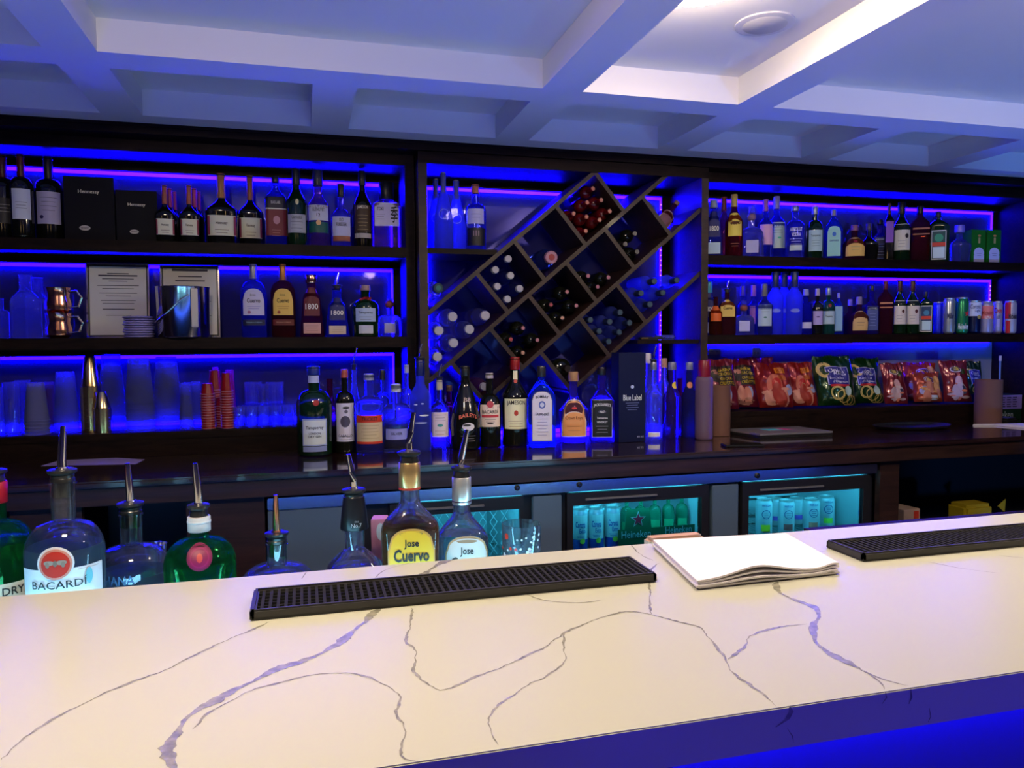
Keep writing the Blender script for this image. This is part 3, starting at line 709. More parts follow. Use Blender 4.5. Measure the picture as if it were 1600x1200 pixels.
# ---- left cabinet, top shelf
G = 'spirits on the left cabinet top shelf'
bottle('wine_bottle', 'bordeaux', 4, 243, 40, 3.40, S1, 'dark wine bottle cut by the left edge of the top shelf', DARKG, gm('5a0c0c', .35), .26, [lbl('1a1a1c', .33, .3, .9), ('lines', 0, .4, .5, 3, .04, 'a09a90')], G, 1.05)
bottle('wine_bottle', 'bordeaux', 33, 242, 39, 3.38, S1, 'dark wine bottle with dark red foil and plain pale label', DARKG, gm('5a0c0c', .35), .26, [lbl('a8acc8', .40, .36, .85), ('lines', 0, .42, .5, 3, .035, '333344')], G, 1.05)
bottle('wine_bottle', 'bordeaux', 76, 246, 41, 3.38, S1, 'dark wine bottle with black foil and ornate lilac label', DARKG, gm((.02, .01, .015), .35), .26, [lbl('8c86a0', .38, .38, .9), ('lines', 0, .5, .6, 4, .05, '2a2530'), ('disc', -.5, .27, .14, '1a1440')], G, 1.05)
def carton(name, x0, x1, top, Y, zb, label, col, D=.1, parts=(), group=None, cat='box', bot=None, H=None, rough=.35):
    a, b = atY(x0, top+30, Y), atY(x1, top+30, Y); H = H or atY((x0+x1)/2, top, Y).z-zb; Wd = b.x-a.x
    t = thing(name, label, cat, ((a.x+b.x)/2, Y, zb), 0, group)
    MB().rbox(-Wd/2, Wd/2, 0, D, 0, H, .0015).build('carton', mat('box_%s' % str(col), col, .55, spec=.15), t)
    mp = lambda u, v, e: (u, -e, v)
    for q in parts: decal(t, mp, Wd/2, H, q)
    return t
carton('gift_box', 99, 178, 276, 3.36, S1, 'large black cognac gift box on the left top shelf', (.006, .006, .01), .12, [('text', 'Hennessy', 0, .76, .42, .075, 'b8b29c'), ('disc', -.2, .2, .22, 'a49c94', .5), ('text', 'HENNESSY', -.2, .2, .16, .025, '2a2020')], 'black cognac gift boxes')
carton('gift_box', 181, 246, 298, 3.36, S1, 'smaller black cognac gift box beside the miniature cognacs', (.006, .006, .01), .11, [('text', 'Hennessy', 0, .72, .42, .075, 'b8b29c'), ('disc', -.15, .2, .22, 'a49c94', .5), ('text', 'HENNESSY', -.15, .2, .16, .025, '2a2020')], 'black cognac gift boxes')
henn = [('rect', 0, .26, .82, .28, 'c8b8a4'), ('text', 'Hennessy', 0, .29, .34, .055, '2a1a14'), ('lines', 0, .2, .4, 2, .04, '5a3a30'), ('rect', -.76, .26, .07, .26, '7a3040', .001), ('rect', .76, .26, .07, .26, '7a3040', .001)]
wsp = ('front', 'middle', 'back')
for px, nm in ((258, 'left'), (296, 'right')):
    for k in range(3):
        bottle('cognac_bottle', 'hennessy', px+k*8, 290+k*5, (31, 30, 29)[k], 3.345+k*.055, S1, 'small copper-capped cognac bottle, %s of the %s file of three' % (wsp[k], nm), DARKG, gm('b05a3c', .35) if k == 0 else gm('c03a6a', .35), .33, henn if k == 0 else [], 'small cognac bottles in two files', 1.1)
bottle('cognac_bottle', 'hennessy', 346, 272, 50, 3.40, S1, 'large round-shouldered cognac bottle just right of the small ones', DARKG, gm('b8793c', .35), .34, henn, 'large cognac bottles', 1.05)
bottle('cognac_bottle', 'hennessy', 391, 275, 50, 3.40, S1, 'large round-shouldered cognac bottle beside the slant-labelled whisky', DARKG, gm('a8602c', .35), .34, henn, 'large cognac bottles', 1.05)
jwp = [('rect', 0, .33, .9, .38, '5a1420'), ('rect', 0, .60, .9, .18, '0c0c22'), ('rect', 0, .52, .92, .015, 'c8b8b0', .001), ('text', 'BLACK LABEL', 0, .61, .42, .04, 'b0a8a0'), ('disc', .05, .36, .3, '9a6a78', 1.3), ('lines', 0, .22, .4, 3, .04, 'a07070')]
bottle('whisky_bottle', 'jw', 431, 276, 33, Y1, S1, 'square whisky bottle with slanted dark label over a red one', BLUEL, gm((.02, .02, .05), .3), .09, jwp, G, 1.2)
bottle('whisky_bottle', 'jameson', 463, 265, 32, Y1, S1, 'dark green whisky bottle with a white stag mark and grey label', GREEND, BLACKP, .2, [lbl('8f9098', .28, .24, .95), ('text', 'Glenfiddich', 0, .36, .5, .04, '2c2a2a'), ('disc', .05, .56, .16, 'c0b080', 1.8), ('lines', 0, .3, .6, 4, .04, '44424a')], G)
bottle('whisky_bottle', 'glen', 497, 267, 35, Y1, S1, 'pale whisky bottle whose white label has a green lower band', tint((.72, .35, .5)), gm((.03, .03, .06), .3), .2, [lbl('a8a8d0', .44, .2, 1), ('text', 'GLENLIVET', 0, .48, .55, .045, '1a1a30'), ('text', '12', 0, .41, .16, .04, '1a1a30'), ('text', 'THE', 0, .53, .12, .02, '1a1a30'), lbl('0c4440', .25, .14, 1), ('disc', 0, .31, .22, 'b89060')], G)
bottle('whiskey_bottle', 'oldf', 533, 288, 32, Y1, S1, 'short round-shouldered bourbon bottle with squat white label', tint((.6, .55, .9)), BLACKP, .2, [lbl('9c9cc8', .33, .3, .85), ('text', 'OLD', 0, .43, .2, .055, '16161c'), ('text', 'FORESTER', 0, .36, .5, .055, '16161c'), lbl('7a4636', .14, .08, .8)], G)
bottle('whiskey_bottle', 'jameson', 566, 268, 29, Y1, S1, 'dark whiskey bottle with a black and gold label, between bourbon and square bottle', DARKG, BLACKP, .18, [lbl('33241a', .38, .34, 1), ('text', 'JAMESON', 0, .52, .6, .05, 'b8b0a0'), ('lines', 0, .42, .6, 5, .045, '8a7a5a'), lbl('8a8488', .16, .06, 1)], G)
bottle('whisky_bottle', 'square', 604, 285, 44, Y1, S1, 'wide square whisky bottle with brush-stroke character, last on the top shelf', tint((.85, .45, .42)), BLACKP, .26, [('rect', 0, .5, .85, .34, 'a8a0cc'), ('text', 'TOKI', -.45, .58, .22, .05, '3a3440'), ('lines', -.45, .5, .3, 3, .035, '5a5468'), ('text', '季', .5, .5, .26, .24, '141018')], G, 1.25)
# ---- left cabinet, middle shelf
bottle('glass_jar', 'absolut', 2, 466, 26, 3.38, S2, 'clear glass jar at the left edge of the middle shelf', GLASS, None, group=None, cat='jar')
bottle('glass_carafe', 'flip', 41, 428, 42, 3.38, S2, 'clear square-shouldered glass carafe, front one on the middle shelf', GLASS, None, group='empty glass carafes', cat='carafe')
bottle('glass_carafe', 'flip', 60, 432, 40, 3.46, S2, 'clear square-shouldered glass carafe standing just behind the other', GLASS, None, group='empty glass carafes', cat='carafe')
CRYS = hazy('ribbed_glass', (.95, .96, 1), 1.47, .25, (.8, .85, 1), .6)
def mug(px, zb, Hh, Y, label, wpx=38):
    P = atY(px, 500, Y); R = wpx*m_per_px(P)/2; t = thing('copper_mug', label, 'mug', (P.x, Y, zb), -.1, 'stacked dimpled mugs')
    MB().lathe([(R*.7, 0), (R*.95, Hh*.12), (R, Hh*.35), (R*.86, Hh*.62), (R*.92, Hh*.9), (R*.98, Hh), (R*.9, Hh), (R*.84, Hh*.9), (R*.78, Hh*.6), (R*.9, Hh*.3), (R*.6, Hh*.08)], 28, jit=lambda a, z: 1+.02*math.sin(a*9)).build('cup', COPPER, t)
    MB().tube([(R*.9, 0, Hh*.85), (R*1.5, 0, Hh*.86), (R*1.85, 0, Hh*.6), (R*1.6, 0, Hh*.25), (R*.92, 0, Hh*.2)], .0045, 8).build('handle', CHROME, t)
mh = (atY(80, 449, 3.38).z-S2)/2
mug(91, S2, mh-.001, 3.38, 'dimpled copper mug at the bottom of the stacked pair'); mug(91, S2+mh, mh-.001, 3.38, 'dimpled copper mug on top of the stacked pair')
def framed(x0, x1, y0, Y, label, lines, hd=None):
    a, b = atY(x0, 460, Y), atY(x1, 460, Y); H = atY((x0+x1)/2, y0, Y).z-S2-.001; w = b.x-a.x
    t = thing('framed_document', label, 'picture frame', ((a.x+b.x)/2, Y, S2+.0005), 0, 'framed documents on the middle shelf', rot=(math.radians(-4), 0, 0))
    f = MB(); k = .006
    for q in ((-w/2, -w/2+k, 0, H), (w/2-k, w/2, 0, H), (-w/2+k, w/2-k, 0, k), (-w/2+k, w/2-k, H-k, H)): f.box(q[0], q[1], -.008, .004, q[2], q[3])
    f.build('frame', CHROME, t, smooth=False)
    MB().box(-w/2+k, w/2-k, -.001, .003, k, H-k).build('mount', BLACKP, t, smooth=False)
    p = MB().box(-w/2+k*2, w/2-k*2, -.0025, -.0012, k*2, H-k*2).build('document', PAPER, t, smooth=False)
    m = MB(); mp = lambda u, v, e: (u, -.0025-e, v)
    for v, ww, th in lines: m.patch(mp, -ww*w/2, ww*w/2, v*H, v*H+th*H, 1, 1, .0006)
    m.build('printing', gm('3a3a50', .7), p, smooth=False)
    return t, w, H
LN = [(.86, .34, .012), (.83, .62, .018), (.79, .5, .01), (.76, .3, .008), (.70, .66, .008), (.66, .5, .008), (.60, .6, .007), (.56, .4, .007), (.50, .55, .007), (.46, .5, .007), (.38, .5, .012), (.30, .4, .007)]
framed(134, 233, 411, 3.482, 'silver-framed printed certificate behind the stacked coasters', LN)
framed(250, 343, 414, 3.482, 'silver-framed printed notice behind the steel ice bucket', [(.92, .6, .03), (.84, .4, .015), (.78, .5, .015), (.5, .7, .006), (.3, .7, .006), (.2, .6, .006)])
P = atY(217, 510, 3.36); R = 44*m_per_px(P)/2; hh = (atY(217, 494, 3.36).z-S2)
NC = 9
ORD = ['lowest', 'second from the bottom', 'third from the bottom', 'fourth from the bottom', 'fifth from the bottom', 'sixth from the bottom', 'seventh from the bottom', 'eighth from the bottom', 'ninth from the bottom', 'tenth from the bottom', 'eleventh from the bottom', 'twelfth from the bottom', 'thirteenth from the bottom', 'fourteenth from the bottom', 'fifteenth from the bottom']
for k in range(NC):
    z = S2+hh*k/NC; dx = .003*math.sin(k*2.1)
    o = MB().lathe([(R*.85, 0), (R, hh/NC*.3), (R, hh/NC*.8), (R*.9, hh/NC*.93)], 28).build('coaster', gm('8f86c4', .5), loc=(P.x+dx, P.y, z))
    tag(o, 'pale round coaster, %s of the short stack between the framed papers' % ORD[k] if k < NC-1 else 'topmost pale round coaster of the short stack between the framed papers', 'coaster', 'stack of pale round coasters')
# ice bucket
P = atY(287, 490, 3.37); R = 78*m_per_px(P)/2; H = atY(287, 449, 3.37).z-S2
t = thing('ice_bucket', 'brushed steel ice bucket with bail handle and clip, on the middle shelf', 'bucket', (P.x, 3.366, S2))
MB().lathe([(R*.94, 0), (R*.97, .004), (R, H*.98), (R*1.02, H), (R*.97, H), (R*.9, .01)], 40).build('bucket', mat('polished_steel', (.6, .62, .66), .14, 1), t)
MB().tube([(R*.35, -R*.96, H*.82), (R*.05, -R*1.05, H*.72), (-R*.5, -R*1.0, H*.45), (-R*.95, -R*.5, H*.3)], .004, 8).build('bail_handle', STEEL, t)
MB().rbox(R*.42, R*.66, -R*.98, -R*.86, H*.2, H*.95, .002).build('clip', mat('grey_clip', (.5, .5, .52), .4, .4), t)
cg = [('arch', 0, .30, .66, .8, 'c09a4c', .45), ('text', 'Cuervo', 0, .5, .5, .06, '201410'), ('text', 'Jose', -.05, .575, .22, .035, '201410'), ('lines', 0, .42, .5, 2, .03, '7a3020'), ('disc', -.35, .34, .13, '7a2a1c'), ('rect', 0, .2, .85, .08, '4a1010'), ('text', 'TEQUILA CUERVO', 0, .2, .6, .02, '9a7060')]
csv = [('arch', 0, .30, .66, .8, 'a4a0e0', .45), ('text', 'Cuervo', 0, .5, .5, .06, '14142a'), ('text', 'Jose', -.05, .575, .22, .035, '14142a'), ('lines', 0, .42, .5, 2, .03, '3a3a9a'), ('disc', -.35, .34, .13, '7a4a6a'), ('rect', 0, .2, .85, .08, '0c1030'), ('text', 'TEQUILA CUERVO', 0, .2, .6, .02, '6a8aa0')]
G2 = 'tequilas and gin on the left middle shelf'
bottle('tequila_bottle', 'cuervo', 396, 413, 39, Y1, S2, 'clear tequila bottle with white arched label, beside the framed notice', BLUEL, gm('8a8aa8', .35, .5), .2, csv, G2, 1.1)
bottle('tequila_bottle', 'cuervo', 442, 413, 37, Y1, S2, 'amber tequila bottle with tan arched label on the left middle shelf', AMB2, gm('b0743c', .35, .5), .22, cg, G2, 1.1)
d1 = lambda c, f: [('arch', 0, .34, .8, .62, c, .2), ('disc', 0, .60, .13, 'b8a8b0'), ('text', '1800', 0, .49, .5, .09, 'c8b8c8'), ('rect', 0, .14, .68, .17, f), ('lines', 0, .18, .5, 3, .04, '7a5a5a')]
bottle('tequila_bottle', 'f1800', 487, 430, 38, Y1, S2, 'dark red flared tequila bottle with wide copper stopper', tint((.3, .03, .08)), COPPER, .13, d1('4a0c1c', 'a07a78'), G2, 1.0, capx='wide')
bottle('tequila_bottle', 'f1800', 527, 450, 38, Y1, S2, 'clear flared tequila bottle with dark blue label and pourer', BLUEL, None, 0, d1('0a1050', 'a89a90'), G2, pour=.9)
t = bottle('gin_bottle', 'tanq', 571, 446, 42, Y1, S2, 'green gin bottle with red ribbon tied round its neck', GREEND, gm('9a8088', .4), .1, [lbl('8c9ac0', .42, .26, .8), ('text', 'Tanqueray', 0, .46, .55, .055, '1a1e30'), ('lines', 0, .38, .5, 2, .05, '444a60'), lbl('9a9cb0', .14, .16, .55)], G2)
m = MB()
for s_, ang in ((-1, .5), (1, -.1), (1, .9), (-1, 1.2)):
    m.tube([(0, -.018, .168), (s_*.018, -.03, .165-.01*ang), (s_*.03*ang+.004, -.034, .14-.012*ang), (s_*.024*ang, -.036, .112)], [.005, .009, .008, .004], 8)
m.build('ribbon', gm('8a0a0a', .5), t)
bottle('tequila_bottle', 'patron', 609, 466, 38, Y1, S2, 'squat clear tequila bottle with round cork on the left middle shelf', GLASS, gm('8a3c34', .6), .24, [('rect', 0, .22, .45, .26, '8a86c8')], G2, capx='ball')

# ---- left cabinet, bottom shelf: cups and glasses
def shell(mb, R0, R1, H, th=.002, seg=28, asp=1, jit=None, base=.004):
    mb.lathe([(R0*.9, 0), (R0, .001), (R0+(R1-R0)*.5, H*.5), (R1, H*.985), (R1, H), (R1-th, H), (R0+(R1-R0)*.5-th, H*.5), (R0-th, base), (.001, base)], seg, asp, cap=True, jit=jit)
    return mb
def cup_mesh(mb, Rt, Rm, H, lip=.002):        # plastic cup standing mouth down: narrow at the top, rolled rim below
    mb.lathe([(Rm-.0003, .002), (Rm+lip, .0), (Rm+lip, .004), (Rm, .005), (Rm+(Rt-Rm)*.5, H*.5), (Rt, H*.985), (Rt*.92, H), (.001, H), (.001, H-.0008), (Rt*.9, H-.0012), (Rt-.0003, H*.975), (Rm+(Rt-Rm)*.5-.0003, H*.5), (Rm-.0003, .005)], 24, cap=False)
    mb.lathe([(Rm+lip*.3, .0002), (Rm+lip*1.5, .0006), (Rm+lip*1.5, .0032), (Rm+lip*.3, .0038)], 24, m=1, cap=False)
    return mb
def cup_stack(px, top, wpx, Y, n, pitch, m, what, group, cat='cup', name='plastic_cup', wt=.72, rim=None):
    P = atY(px, 640, Y); Rm = wpx*m_per_px(P)/2
    x_, Y, Rm = settle(px, 640, Y, Rm+.003, S3, YS+.003, 3.536); Rm -= .003; P = Vector((x_, Y, 0)); top_z = atY(px, top, Y).z
    Ht = top_z-S3; Hc = Ht-(n-1)*pitch
    base = None
    for k in range(n):
        if base is None:
            base = cup_mesh(MB(), Rm*wt, Rm, Hc).build(name, [m, rim or m]); o = base
        else:
            o = base.copy(); COL.objects.link(o)
        o.location = (P.x, Y, S3+k*pitch+.0003*k)
        w = 'topmost, fully visible' if k == n-1 else ORD[k]
        tag(o, '%s, %s' % (what, w), cat, group)
RED = gm('8a0c10', .35); CLP = hazy('clear_cup', (.95, .97, 1), 1.2, .8, (.55, .6, 1), .74); WHP = hazy('frosted_cup', (.7, .75, 1), 1.1, .95, (.6, .62, .95), .3); PKP = hazy('tinted_cup', (.8, .55, .9), 1.1, .6, (.8, .5, .9), .6)  # CLP: clear cups with blue LED glow put into the haze colour
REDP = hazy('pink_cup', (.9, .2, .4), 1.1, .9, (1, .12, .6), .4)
def steel_cup(px, top, wpx, Y, n, label, warm):
    P = atY(px, 640, Y); Rm = wpx*m_per_px(P)/2
    x_, Y, Rm = settle(px, 640, Y, Rm, S3, YS+.003, 3.536); P = Vector((x_, Y, 0)); Ht = atY(px, top, Y).z-S3
    t = thing('cocktail_shaker', label, 'shaker', (P.x, Y, S3))
    MB().lathe([(Rm, 0), (Rm, .004), (Rm*.99, Ht*.56), (Rm*.97, Ht*.6), (Rm*.92, Ht*.605), (Rm*.5, Ht*.98), (Rm*.42, Ht), (.001, Ht)], 36, cap=True).build('tin', warm, t)
    m = MB(); 
    for k in range(6): m.lathe([(Rm*1.0, Ht*(.05+.08*k)), (Rm*1.012, Ht*(.052+.08*k)), (Rm*1.0, Ht*(.054+.08*k))], 36, cap=False)
    m.build('rolled_bands', warm, t)
BRASS = mat('brassy_steel', (.95, .68, .3), .2, 1)
steel_cup(143, 556, 31, 3.40, 1, 'tall brassy steel shaker with narrow mouth up', BRASS); steel_cup(160, 612, 36, 3.345, 1, 'short brassy steel shaker in front of the tall one', BRASS)
cup_stack(325, 600, 20, 3.36, 14, .0105, RED, 'red plastic cup in the front left red stack', 'stacked red plastic cups', rim=gm('b87a80', .5))
cup_stack(347, 622, 21, 3.36, 9, .0105, RED, 'red plastic cup in the short front right red stack', 'stacked red plastic cups', rim=gm('b87a80', .5))
cup_stack(337, 580, 21, 3.425, 15, .0105, RED, 'red plastic cup in the tall red stack behind the front pair', 'stacked red plastic cups', rim=gm('b87a80', .5))
cup_stack(355, 584, 21, 3.43, 15, .0105, RED, 'red plastic cup in the rear right red stack', 'stacked red plastic cups', rim=gm('b87a80', .5))
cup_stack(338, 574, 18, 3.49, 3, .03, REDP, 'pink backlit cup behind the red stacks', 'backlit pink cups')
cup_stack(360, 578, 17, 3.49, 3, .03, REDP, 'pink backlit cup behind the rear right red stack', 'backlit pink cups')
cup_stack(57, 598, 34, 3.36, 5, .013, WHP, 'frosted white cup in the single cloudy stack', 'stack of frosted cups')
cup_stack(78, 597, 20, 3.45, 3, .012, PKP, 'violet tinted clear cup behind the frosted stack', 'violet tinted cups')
cup_stack(104, 581, 40, 3.41, 4, .022, CLP, 'clear plastic cup in the leftmost clear stack', 'stacked clear plastic cups')
cup_stack(176, 554, 42, 3.43, 6, .024, CLP, 'clear plastic cup in the tall stack behind the steel tumbler', 'stacked clear plastic cups')
cup_stack(219, 560, 42, 3.38, 6, .022, CLP, 'clear plastic cup in the stack right of the steel tumbler', 'stacked clear plastic cups')
cup_stack(262, 558, 44, 3.38, 6, .022, CLP, 'clear plastic cup in the rightmost tall clear stack', 'stacked clear plastic cups')
cup_stack(291, 598, 20, 3.38, 4, .018, CLP, 'slim clear cup in the low stack beside the tall one', 'low stacks of slim clear cups')
cup_stack(307, 596, 20, 3.44, 4, .018, CLP, 'slim clear cup in the low stack next to the red cups', 'low stacks of slim clear cups')
GT = []
def tumbler(px, top, wpx, Y, zb, label, group, ms=CRYS, H=None, flare=1.12, proto=None):
    P = atY(px, 640, Y); R = wpx*m_per_px(P)/2
    if not proto and top > 0:
        x_, Y, R = settle(px, 640, Y, R*1.02, zb, YS+.003, 3.536, 1.02); R /= 1.02; P = Vector((x_, Y, 0))
    elif top == 0: PLACED.append((P.x, Y, R*1.03, zb))
    H = H or atY(px, top, Y).z-zb
    if proto: o = proto.copy(); COL.objects.link(o)
    else: o = shell(MB(), R/flare, R, H, .003, 26, base=.008, jit=lambda a, z: 1+.018*math.cos(a*13)*(1 if .006 < z < H*.8 else 0)).build('drinking_glass', ms)
    o.location = (P.x, Y, zb); tag(o, label, 'glass', group); return o, H
tumbler(1, 604, 18, 3.38, S3, 'clear tumbler cut by the left edge of the bottom shelf', 'beer glasses', GLASS)
tumbler(19, 597, 24, 3.37, S3, 'tall dimpled beer glass, left of the pair by the frosted cups', 'beer glasses'); tumbler(37, 594, 22, 3.44, S3, 'tall dimpled beer glass behind, beside the frosted cups', 'beer glasses')
hg = atY(400, 635, 3.37).z-S3; base = None; row = 0
rn = ('front', 'second'); cn = ('leftmost', 'second', 'third', 'fourth', 'rightmost')
for j in range(2):
    for i in range(5):
        px = 374+i*19+j*6; 
        o, _ = tumbler(px, 0, 19, 3.35+j*.07, S3, 'cut crystal rocks glass on the shelf, %s of the %s row' % (cn[i], rn[j]), 'cut crystal rocks glasses', CRYS, hg, proto=base); base = base or o
for j, (px, Y) in enumerate(((396, 3.385), (430, 3.385))):
    tumbler(px, 597, 28, Y, S3+hg+.001, ('taller crystal glass stacked on the rocks glasses, nearer the red cups', 'taller crystal glass stacked on the rocks glasses, nearer the gin')[j], 'tall crystal glasses on top', CRYS, flare=1.05)
P1 = atY(391, 640, 3.455); tumbler(412, 600, 24, 3.455, S3+hg+.001, 'crystal glass behind the two stacked tall glasses', 'tall crystal glasses on top', CRYS, flare=1.05)

# ---- counter bottles in front of the wine cabinet
GC = 'spirits along the back counter'
def cb(name, kind, px, top, w, by, label, glass, cap=None, capf=.12, parts=(), **k):
    P = atZ(px, by, CT); Rg = w*m_per_px(P)/2
    return bottle(name, kind, px, top, w, min(P.y+Rg, 3.228-Rg), CT, label, glass, cap, capf, parts, k.pop('group', GC), bot=by, **k)
cb('gin_bottle', 'tanq', 491, 572, 55, 710, 'large green gin bottle with blue cap at the left of the counter', GREEND, gm('1c2a8a', .35), .1, [('rect', 0, .27, .72, .3, '7c88b4', .0004), ('rect', 0, .27, .65, .27, 'a8b0d8', .0009), ('text', 'Tanqueray', 0, .32, .5, .045, '1a1e30'), ('text', 'LONDON', 0, .26, .32, .025, '1a1e30'), ('text', 'DRY GIN', 0, .225, .36, .025, '1a1e30'), lbl('6a74a0', .085, .06, .7), ('rect', 0, .855, .36, .08, '8a90c0'), ('disc', .1, .60, .17, '7a1018')], caps=1.1)
cb('wine_bottle', 'bordeaux', 539, 577, 31, 708, 'slim red wine bottle with a hooded figure on its white label', DARKG, gm('a85040', .35), .1, [lbl('a8a4c4', .37, .46, 1.02), ('text', 'CABALLO', 0, .21, .75, .03, '2c2838'), ('lines', 0, .165, .6, 1, .03, '4a4658'), ('disc', 0, .38, .5, '3a3648', 1.15), ('disc', .1, .5, .18, '4a4658'), ('disc', .1, .545, .36, '1e1a28', .35)], caps=1.15)
cb('liquor_bottle', 'absolut', 577, 584, 43, 707, 'round liquor bottle with orange-red and cream banded label', tint((.5, .52, .75)), gm('a0a4c0', .4), .08, [lbl('a8987c', .28, .3, 1.1), lbl('a02c18', .44, .09, 1.12), lbl('a02c18', .14, .03, 1.12), ('text', 'TRICKET', 0, .44, .6, .045, '1c0c08', .0), ('lines', 0, .36, .7, 5, .04, '7a6a54')], caps=1.0)
cb('liquor_bottle', 'absolut', 619, 600, 44, 707, 'clear round bottle with a thin low lilac label', tint((.75, .8, 1)), gm('c8ccd8', .4), .12, [lbl('7478c0', .26, .16, .85), ('text', 'SILVER', 0, .27, .4, .04, '20204a')], caps=1.0)
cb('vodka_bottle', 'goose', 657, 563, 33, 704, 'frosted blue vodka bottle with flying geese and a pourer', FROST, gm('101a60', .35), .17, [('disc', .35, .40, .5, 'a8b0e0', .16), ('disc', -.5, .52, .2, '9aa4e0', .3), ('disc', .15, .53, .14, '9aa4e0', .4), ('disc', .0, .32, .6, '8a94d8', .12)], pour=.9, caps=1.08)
cb('tequila_bottle', 'casa', 687, 594, 32, 701, 'small clear tequila bottle with square cream label and pourer', tint((.4, .4, .8)), gm('c0b8a0', .5), .14, [('rect', 0, .36, .92, .36, 'b4a8b4'), ('lines', 0, .5, .6, 3, .04, '5a5068'), ('disc', 0, .35, .28, '3c7a78', .5), ('lines', 0, .27, .5, 2, .05, '8a6a70')], pour=.9, caps=1.05)
cb('cream_liqueur_bottle', 'slope', 727, 572, 47, 700, 'black tapered cream liqueur bottle with red arched banner', DARKG, BLACKP, .12, [('disc', 0, .28, .42, 'b0acb4', .62), ('disc', -.1, .30, .26, '2a2a2c', .3), ('text', 'BAILEYS', 0, .39, .62, .045, 'd05a4a', .03), ('text', 'B8', 0, .6, .22, .05, '9a8a88'), ('lines', 0, .17, .5, 3, .03, '7a7074')], caps=1.05, rz=0)
cb('rum_bottle', 'bacardi', 765, 583, 37, 698, 'dark rum bottle with cream label and round red crest', DARKG, gm('b4a8b0', .4), .07, [lbl('c0aaa0', .43, .3, 1.0), ('disc', 0, .585, .3, '8a2838'), ('text', 'BACARDÍ', 0, .49, .75, .06, '1c1418'), lbl('9a2a34', .425, .035, .8), ('lines', 0, .38, .5, 2, .03, '5a4648'), ('disc', 0, .33, .28, '2a1c1e', .25)], caps=1.1)
cb('whiskey_bottle', 'jameson', 805, 558, 42, 698, 'large dark whiskey bottle with red neck and cream label', DARKG, gm('8a1418', .35), .14, [('rect', 0, .37, .95, .34, 'c8b89c'), ('text', 'JAMESON', 0, .485, .72, .06, '1c1810', .008), ('disc', 0, .38, .16, '8a2818', 1.25), ('lines', 0, .29, .6, 4, .03, '6a4a38'), ('rect', 0, .8, .16, .1, 'c4b49c'), ('disc', 0, .73, .14, '8a2a2a')], caps=1.12)
cb('gin_bottle', 'bombay', 846, 572, 42, 697, 'tall square blue gin bottle with silver arched label', BOMB, gm((.02, .02, .03), .3), .13, [('arch', 0, .08, .7, .76, '2a2850', .18), ('arch', 0, .09, .69, .7, 'a8a6d8', .18, .0009), ('text', 'BOMBAY', 0, .62, .46, .035, '14142a', .012), ('disc', 0, .53, .24, '3a4a90', 1.15), ('disc', 0, .53, .15, '9aa0d8', 1.1), ('text', 'SAPPHIRE', 0, .42, .48, .035, '14142a', -.008), ('lines', 0, .36, .42, 6, .04, '5a5890')], caps=1.35)
cb('whisky_bottle', 'crown', 896, 581, 46, 693, 'squat whisky bottle with orange-tan crown label and wooden cork', tint((.25, .15, .45)), gm('a07a58', .6), .13, [('arch', 0, .1, .62, .84, 'b0a4a0', .6), ('arch', 0, .115, .60, .76, 'b0794c', .6, .0009), ('disc', 0, .50, .18, '9a1c24', .5), ('text', 'Crown Royal', 0, .36, .58, .06, '4a2416', 0, .0), ('lines', 0, .25, .5, 2, .06, '7a4a30')], caps=1.25)
cb('whiskey_bottle', 'jd', 940, 574, 37, 693, 'square bourbon bottle with black label and white lettering', tint((.18, .1, .35)), gm((.01, .01, .02), .3), .1, [('rect', -.05, .33, .84, .5, '8a8aa4', .0004), ('rect', -.05, .33, .8, .48, '08080f', .001), ('text', "JACK DANIEL'S", -.05, .50, .7, .05, 'b0b0c8', .012), ('disc', -.05, .42, .34, '3a3a4c', .4), ('text', 'No.7', -.05, .42, .2, .03, 'c8c8dc'), ('text', 'Tennessee', -.05, .34, .45, .03, 'b0b0c8'), ('text', 'WHISKEY', -.05, .285, .45, .028, 'b0b0c8'), ('lines', -.05, .23, .5, 3, .04, '8a8aa4')], caps=1.12)
P = atZ(985, 691, CT)
carton('gift_box', 967, 1009, 551, P.y, CT, 'tall dark blue whisky gift box standing on the counter', (.006, .01, .05), .085, [('text', 'Blue Label', 0, .50, .68, .065, 'a8b0cc', .0), ('disc', 0, .62, .13, '8a94b8', .9), ('lines', 0, .44, .5, 4, .025, '6a74a0'), ('text', '40% ALC', .6, .06, .25, .02, '8088b0')])
cb('vodka_bottle', 'jameson', 1021, 566, 28, 689, 'tall clear bottle with faceted base and pourer by the blue box', GLASS, gm('8a8aa0', .3, .6), .1, [('rect', 0, .08, .7, .06, 'a8a8c0')], pour=1.0)
cb('vodka_bottle', 'ciroc', 1050, 566, 30, 686, 'dark grape vodka bottle with yellow-gold round seal', tint((.2, .1, .35)), gm('7a7a98', .4, .3), .1, [('disc', .3, .70, .36, 'b09a28')], pour=False)
cb('vodka_bottle', 'ciroc', 1077, 566, 27, 685, 'dark grape vodka bottle with copper-orange round seal', tint((.06, .06, .15)), gm('8a8aa8', .4, .3), .1, [('disc', 0, .70, .36, 'b8704c')], pour=False)
cb('juice_bottle', 'tube', 1100, 563, 27, 684, 'frosted tube bottle with crimson screw cap', mat('frost_tube', (.22, .14, .24), .3, trans=.4, ior=1.3), gm('7a1028', .4), .22, [], caps=1.25)
P = atZ(1131, 681, CT); R = 39*m_per_px(P)/2
